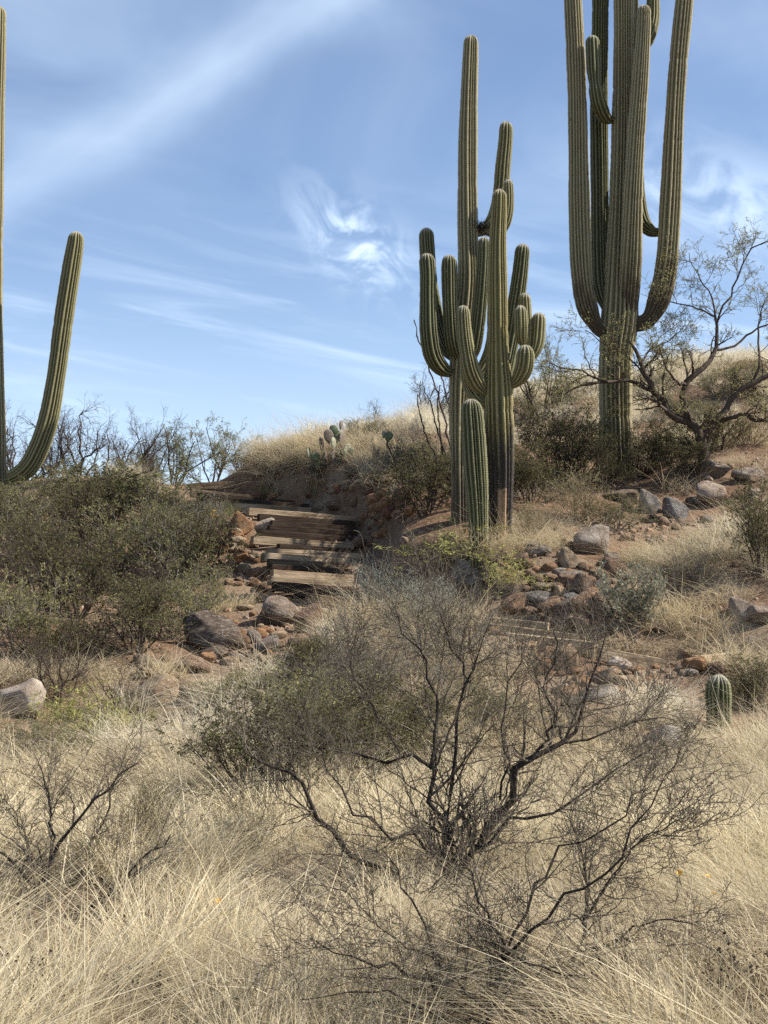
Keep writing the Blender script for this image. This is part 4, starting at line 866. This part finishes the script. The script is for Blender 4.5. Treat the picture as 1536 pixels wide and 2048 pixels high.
# limbs laid out one by one
def limb_world(pts, Y0, r, wob=.25, k=11):
    out = []; yo = 0
    for i, q in enumerate(pts):
        dy = q[3] if len(q) > 3 else yo; yo = dy; out.append((*at(q[0], q[1], Y0+dy), q[2]*(.72 if Y0 < 12 else .80)*Y0/F/2))
    P = catmull(np.array(out), 8); s = np.concatenate([[0], np.cumsum(np.linalg.norm(np.diff(P[:, :3], axis=0), axis=1))])
    q = np.linspace(0, s[-1], k); P = np.column_stack([np.interp(q, s, P[:, c]) for c in range(4)]); st = s[-1]/k
    P[1:-1, :3] += r.normal(0, st*(.2 if Y0 < 12 else .12), (k-2, 3)); P[:, 3] = np.maximum(P[:, 3], .0015); return P
def guided(label, name, cat, Y0, limbs, seed, bm, lm, lv, leaf=None, base=None, part='limb'):
    r = np.random.default_rng(seed); A = np.stack([limb_world(l, Y0, r) for l in limbs]); b = A[0, 0, :3].copy(); b[2] = H(b[0], b[1])
    A[0, 0, 2] = min(A[0, 0, 2], b[2]-.05)
    root = thing(name, label, cat, b); P0, R0 = A[..., :3]-b, A[..., 3]
    mb = MB(); tubes(mb, P0, R0, 7); obj('trunk', mb.mesh('trunk', True), bm[0], root)
    tw = MB(); lb = MB(); P, Rr = P0, R0
    for n, L, t0, ang, jit, up, zig, nseg, rr in lv:
        a = kids(r, P, Rr, n, t0, 1, ang, .28, L, rr); P, Rr = walk(r, *a, nseg, jit, up, zig); tubes(tw, P, np.maximum(Rr, .0013 if Y0 < 12 else .0024), 4 if nseg > 8 else 3)
    obj('twigs', tw.mesh('twigs', True), bm[1], root)
    if leaf: leaves(lb, r, P, *leaf); obj('foliage', lb.mesh('foliage'), lm, root)
    return root
guided('dark-barked mesquite tree with twisted limbs and feathery leaves beside the towering saguaro', 'mesquite_tree', 'tree', 24.0, [
    [(1412,945,34),(1404,890,28),(1401,868,26),(1385,848,22),(1374,830,20)],
    [(1395,862,20),(1377,845,20),(1341,830,18),(1326,804,16),(1303,774,15),(1288,741,13),(1270,700,9),(1258,682,6)],
    [(1310,785,11),(1264,762,9),(1208,764,8,-.3),(1163,771,6,-.4),(1128,789,3,-.5)],
    [(1215,763,6,-.3),(1190,755,5,-.35),(1163,741,5,-.4),(1125,735,4,-.5),(1092,722,2,-.5)],
    [(1378,842,20),(1365,800,18),(1377,765,16),(1407,741,14),(1430,697,11,.2),(1436,652,8,.3),(1430,630,6,.3)],
    [(1432,635,5,.3),(1400,618,4,.3),(1377,611,4,.2),(1332,603,2,.1)],[(1430,640,5,.3),(1421,593,4,.3),(1395,548,3,.4),(1378,505,1.5,.4)],
    [(1433,650,6,.3),(1450,610,5,.3),(1466,578,5,.2),(1484,534,4,.2),(1507,498,4,.1),(1545,478,2,0)],
    [(1400,878,20),(1430,842,18),(1454,816,16),(1475,786,14),(1505,768,13),(1545,750,12),(1600,725,8)],
    [(1440,840,12),(1465,836,11,-.2),(1490,828,10,-.3),(1519,842,9,-.4),(1545,828,8,-.5)],
    [(1430,700,7,.2),(1470,690,6,.4),(1510,660,5,.5),(1560,640,3,.6)],[(1374,770,8),(1350,760,7,-.3),(1325,720,5,-.5),(1318,690,3,-.6)],
    [(1500,770,8),(1520,720,6),(1515,660,5,.2),(1530,600,3,.3)],[(1282,735,6),(1300,700,5,.3),(1340,680,3,.4),(1370,650,2,.4)],[(1300,770,6),(1260,720,4,.3),(1215,690,3,.3),(1170,660,2,.2)]],
    31, (M_bark_brown, M_bark_brown), M_leaf_feather, [(7, .75, .25, .8, .16, .05, .10, 7, .55), (6, .38, .15, .8, .18, .02, .1, 5, .6), (5, .20, .1, .8, .2, 0, .1, 3, .7)], (4, .050, .011))
BL = [(13, .42, .10, .8, .11, .03, .14, 9, .6), (6, .22, .1, .85, .13, .01, .18, 7, .7), (3, .07, .1, 1.0, .15, 0, .2, 3, .75)]
guided('low leafless thorny bush with forking dark stems standing in the straw grass', 'thorn_bush', 'bush', 6.0, [
    [(975,2062,19),(980,2010,17),(990,1965,15),(1007,1922,13),(1010,1905,11)],
    [(1007,1915,10),(1033,1866,9),(1073,1785,8,.1),(1124,1715,7,.2),(1164,1679,6,.2),(1225,1649,5,.1),(1265,1598,4,.1),(1305,1571,2,0)],
    [(1008,1920,9),(1002,1876,8,-.1),(977,1846,7,-.15),(957,1795,6,-.15),(932,1735,5,-.1),(917,1690,3,-.1)],
    [(1012,1912,10),(1043,1871,9,-.1),(1114,1810,8,-.2),(1179,1755,7,-.25),(1255,1705,6,-.3),(1295,1624,5,-.3),(1325,1560,3,-.3)],
    [(1146,1925,12,.3),(1169,1856,10,.3),(1174,1821,9,.3),(1214,1785,7,.3),(1245,1725,5,.3),(1262,1680,3,.3)],
    [(1174,1825,7,.3),(1169,1755,6,.4),(1159,1689,5,.4),(1140,1640,3,.4)],[(1160,1902,8,.3),(1230,1876,6,.2),(1295,1846,5,.1),(1396,1852,3,0)],
    [(975,2035,12),(930,1995,11,.1),(881,1947,9,.2),(841,1831,7,.3),(790,1755,5,.3),(765,1700,3,.3)],[(970,2045,11),(881,1985,9,-.1),(836,1952,8,-.2),(757,1928,7,-.3),(690,1912,5,-.3),(620,1875,3,-.3)],
    [(1010,1915,6),(1038,1922,6,-.2),(1103,1937,5,-.3),(1170,1950,3,-.4)],[(960,2045,8),(860,2020,6,-.3),(760,1990,5,-.4),(600,2000,3,-.5)],[(881,1947,6,.2),(850,1900,5,.2),(780,1870,4,.1),(700,1790,3,.1),(640,1770,2,0)],
    [(1255,1705,5,-.3),(1300,1670,4,-.3),(1350,1675,3,-.3),(1400,1660,2,-.3)]], 41, (M_bark_black, M_bark_twig), M_leaf_lime, BL)
guided('large bare black-limbed bush with sparse yellow leaves below the steps', 'acacia_bush', 'bush', 8.6, [
    [(905,1815,24),(915,1760,21),(935,1715,19),(968,1690,17)],[(955,1700,20),(982,1639,22),(1002,1598,22),(1038,1548,20),(1073,1502,17),(1149,1482,12,.1),(1164,1422,9,.1),(1174,1366,8,.2),(1189,1316,6,.2),(1214,1262,3,.2)],
    [(905,1770,15),(885,1690,15),(876,1624,15,.1),(866,1553,14,.1),(851,1523,12,.1),(800,1514,10,.1),(740,1512,8,.2),(640,1500,5,.2),(560,1490,3,.2)],
    [(915,1740,12),(905,1640,11,.2),(901,1530,11,.2),(922,1452,9,.3),(942,1366,8,.3),(962,1290,4,.3),(985,1230,2,.3)],
    [(860,1535,10,.1),(866,1467,9,.2),(876,1401,8,.2),(845,1326,6,.2),(800,1240,3,.2),(780,1190,2,.2)],
    [(860,1790,14,-.2),(760,1740,12,-.3),(690,1690,11,-.3),(643,1631,12,-.3),(584,1547,9,-.3),(540,1520,6,-.3),(490,1505,4,-.3)],
    [(1073,1502,9),(1110,1440,7,-.2),(1090,1370,6,-.2),(1110,1290,4,-.2),(1100,1230,2,-.2)],[(1130,1486,7,.1),(1200,1470,6,.1),(1280,1440,4,.2),(1350,1440,2,.2)],
    [(920,1745,10),(820,1680,9,-.4),(740,1640,7,-.5),(680,1560,5,-.5),(640,1480,3,-.5)],[(960,1695,10,-.2),(1060,1640,8,-.3),(1140,1600,6,-.4),(1230,1540,4,-.4),(1300,1500,2,-.4)],
    [(940,1366,6,.3),(900,1290,5,.3),(880,1220,3,.3),(850,1170,2,.3)],[(1000,1600,7,.1),(1010,1500,6,.2),(1000,1400,5,.3),(1040,1320,4,.3),(1050,1260,2,.3)],[(800,1514,6,.1),(770,1450,5,.2),(730,1390,4,.2),(700,1320,2,.2)]],
    42, (M_bark_black, M_bark_twig), M_leaf_lime, [(17, .62, .10, .75, .11, .04, .12, 9, .55), (8, .34, .1, .8, .12, .02, .16, 7, .65), (2, .12, .1, .9, .15, 0, .2, 3, .75)], None)
guided('forked leafless bush with black stems rising from straw grass', 'thorn_bush', 'bush', 8.0, [
    [(103,1845,15),(101,1800,14),(99,1720,12),(109,1685,11),(139,1661,9),(183,1616,7),(242,1567,5),(277,1525,3)],[(99,1725,9),(104,1646,7,.1),(89,1572,5,.1),(80,1530,3,.1)],
    [(100,1830,11),(79,1794,10,-.1),(30,1735,9,-.1),(-5,1708,7,-.1),(-60,1680,4,-.1)],[(115,1835,9,.2),(163,1770,9,.3),(173,1715,8,.3),(208,1626,6,.3),(233,1555,3,.3)],
    [(120,1840,8,-.2),(190,1810,8,-.2),(247,1765,7,-.2),(277,1720,6,-.2),(322,1705,5,-.2),(341,1670,3,-.2)],[(95,1830,7,.2),(70,1760,6,.2),(60,1690,5,.3),(30,1640,4,.3),(10,1600,2,.3)],[(105,1790,7),(60,1800,6,-.3),(10,1815,5,-.3),(-50,1800,3,-.3)]],
    43, (M_bark_black, M_bark_twig), M_leaf_lime, BL)
# ocotillo wands beside the rear saguaro
r = np.random.default_rng(51); ob = hit(905, 990); oc = thing('ocotillo', 'ocotillo with thin thorny wands against the tall saguaro trunk', 'ocotillo', ob)
for w in ([(905,990),(900,900),(885,820),(868,765),(846,700),(832,655),(828,640)], [(908,990),(905,900),(898,820),(885,760),(872,735)], [(903,990),(880,930),(855,880),(838,820),(835,790)], [(902,990),(885,900),(872,850),(860,800)], [(900,992),(870,960),(850,920),(845,890)], [(906,990),(896,930),(880,870),(876,800),(880,770)]):
    yo = r.uniform(-.3, .2); Pw = limb_world([(a, b, 6.5-4.5*i/len(w), yo*i/len(w)) for i, (a, b) in enumerate(w)], ob[1]-.1, r, k=24)
    mb = MB(); P0 = Pw[None, :, :3]-ob; tubes(mb, P0, Pw[None, :, 3]*(1+.25*np.sin(np.arange(24)*2.5))[None], 6); obj('stem', mb.mesh('stem', True), M_bark_brown, oc)
    tb = MB(); a = kids(r, P0, Pw[None, :, 3], 70, .02, 1, 1.3, .2, .05, .3); q, rr_ = walk(r, *a, 1, 0, 0); tubes(tb, q, np.maximum(rr_, .0015), 3); obj('thorns', tb.mesh('thorns'), M_bark_grey, oc.children[-1])

# ------------------------------------------------------------------ prickly pears
def f_pad(c):
    def fn(gg):
        p = objco(gg); n = gg.noise(p, 6, 4); v = gg.n('ShaderNodeTexVoronoi'); v.inputs['Scale'].default_value = 7; gg.l(p, v.inputs['Vector'])
        cc = gg.mix(gg.mr(n, .4, .65), tuple(q*.75 for q in c), c); cc = gg.mix(gg.mr(v.outputs['Distance'], .16, .06), cc, (.45, .40, .30)); return princ(gg, cc, .6, n, .2, .02, .35)
    return fn
M_pad_g = material('prickly_pear_green', f_pad((.13, .16, .085))); M_pad_p = material('prickly_pear_purplish', f_pad((.19, .15, .12))); M_pad_l = material('prickly_pear_pale', f_pad((.30, .31, .21)))
IV, IT = ico(3)
PADM = {}
for k_, m_ in (('g', M_pad_g), ('p', M_pad_p), ('l', M_pad_l)):
    V = IV.copy(); V[:, 0] *= (1+.18*V[:, 2])*np.where(V[:, 2] < -.2, 1-.35*(-.2-V[:, 2]), 1); me = make_mesh('pad', V, None, IT, smooth=True); me.materials.append(m_); PADM[k_] = me
def pear(label, bpx, bpy_, Y0, pads):
    b = hit(bpx, bpy_); Y0 = float(b[1]); root = thing('prickly_pear', label, 'cactus', b)
    for x, y, w, h, c, rz, dy in pads:
        p = at(x, y, Y0+dy)-b; s = Y0/F; o = obj('pad', PADM[c], None, root, p); wid = max(w, h*.6)*s/2
        o.scale = (wid, .024, h*s/2); o.rotation_euler = (r.uniform(-.2, .2), r.uniform(-.15, .15), rz)
    return root
pear('prickly pear with upright round pads among bleached grass above the steps', 668, 932, 27.6, [
    (630,915,20,20,'g',.2,-.1),(617,905,9,22,'l',1.1,0),(657,873,20,30,'p',.3,0),(643,888,10,30,'p',1.1,.1),(667,859,17,19,'g',.1,.05),(675,874,17,25,'g',.2,.1),(682,850,9,20,'p',1.1,.1),(684,880,9,36,'p',1.1,.1),(667,887,12,27,'l',1.0,-.1),(668,914,9,30,'p',1.0,-.05),
    (696,897,17,20,'l',.6,0),(703,903,13,15,'g',.4,-.1),(691,907,9,26,'l',1.1,-.05),(650,915,14,24,'p',.9,0),(680,912,10,30,'g',1.0,0),(636,930,14,20,'g',.7,-.05)])
lp = pear('spindly prickly pear with two pads atop a dark bare stem', 793, 945, 26.2, [(767,869,9,16,'l',1.0,0),(777,873,19,21,'g',.2,0)])
mb = MB(); Pw = limb_world([(794,952,8),(788,925,7),(778,900,6),(775,882,6)], lp.location[1], r, k=9); tubes(mb, Pw[None, :, :3]-np.array(lp.location), Pw[None, :, 3], 6); obj('stem', mb.mesh('stem', True), M_bark_brown, lp)

# ------------------------------------------------------------------ small flowers and seed stalks
M_petal = material('yellow_petal', lambda gg: princ(gg, (.85, .50, .02), .6)); M_stem = material('flower_stem', lambda gg: princ(gg, (.13, .17, .06), .7)); M_seed = material('dark_seed_head', lambda gg: princ(gg, (.035, .025, .018), .9))
fa = MB(); n = 10; th = np.arange(n)*2*math.pi/n
rings = [(0.003, 0), (0.013, .008), (0.021, .020)]; V = np.concatenate([np.stack([np.cos(th)*a*(1+.1*np.cos(4*th)), np.sin(th)*a*(1+.1*np.cos(4*th)), np.full(n, z)], -1) for a, z in rings])
fa.add(V, [(i*n+k, i*n+(k+1) % n, (i+1)*n+(k+1) % n, (i+1)*n+k) for i in range(2) for k in range(n)]); PET = fa.mesh('petals', True)
def flower(label, px, py, h, grp, sc=1.0, name='poppy'):
    P = hit(px, py+h*.95); top = at(px, py, P[1]-.03); root = thing(name, label, 'flower', P, grp); t = top-P
    mb = MB(); pts = np.stack([t*0+np.array([0, 0, -.02]), t*.5+np.array([.01, 0, .01]), t])[None]; tubes(mb, pts, np.full((1, 3), .0018*sc), 4); obj('stem', mb.mesh('stem'), M_stem, root)
    o = obj('petals', PET, M_petal, root, t); o.rotation_euler = (r.uniform(.2, .9), r.uniform(-.5, .5), 0); o.scale = (sc,)*3
for px, py, h in ((1360,1748,90),(1415,1756,80),(1427,1790,70),(1395,1823,70),(437,1804,60)): flower('yellow poppy cup nodding above the straw grass', px, py, h, 'poppies in the straw grass', .75)
for px, py in ((424,1032),(432,1036),(440,1034),(428,1026)): flower('tiny yellow flower in the green tuft beside the steps', px, py, 14, 'yellow flowers beside the steps', 2.0, 'wildflower')
IV, IT = ico(1)
def seedstalk(label, px, py, h, n, seed, w=60):
    r = np.random.default_rng(seed); P = hit(px, py); s = P[1]/F; root = thing('seed_stalk', label, 'plant', P, 'seed stalks in the near grass'); mb = MB(); sb = MB()
    m = 6; az = r.uniform(0, 6.28, m); d = np.stack([np.cos(az)*.3, np.sin(az)*.3, np.ones(m)], -1)
    P0, R0 = walk(r, np.zeros((m, 3)), d, np.full(m, h*s)*r.uniform(.7, 1.1, m), np.full(m, .0022), 8, .05, .03); tubes(mb, P0, R0, 4)
    a = kids(r, P0, R0, n, .45, 1, .7, .2, .05, .7); P1, R1 = walk(r, *a, 2, .1, .1); tubes(mb, P1, np.maximum(R1, .0009), 3)
    for q in P1[:, -1]: sb.add(q+IV*r.uniform(.004, .0085)*np.array([1, 1, .8]), None, IT)
    obj('stems', mb.mesh('stems'), M_bark_brown, root); tag(obj('seed_cluster', sb.mesh('seed_cluster'), M_seed, root), kind='stuff')
for i, (px, py, h) in enumerate([(1490,2070,190),(1440,2060,170),(1530,2050,160),(45,2060,170),(330,2075,130),(240,2070,120),(1200,2070,230)]): seedstalk('dried stalk carrying small dark round seed heads above the grass', px, py, h, 6, 70+i)
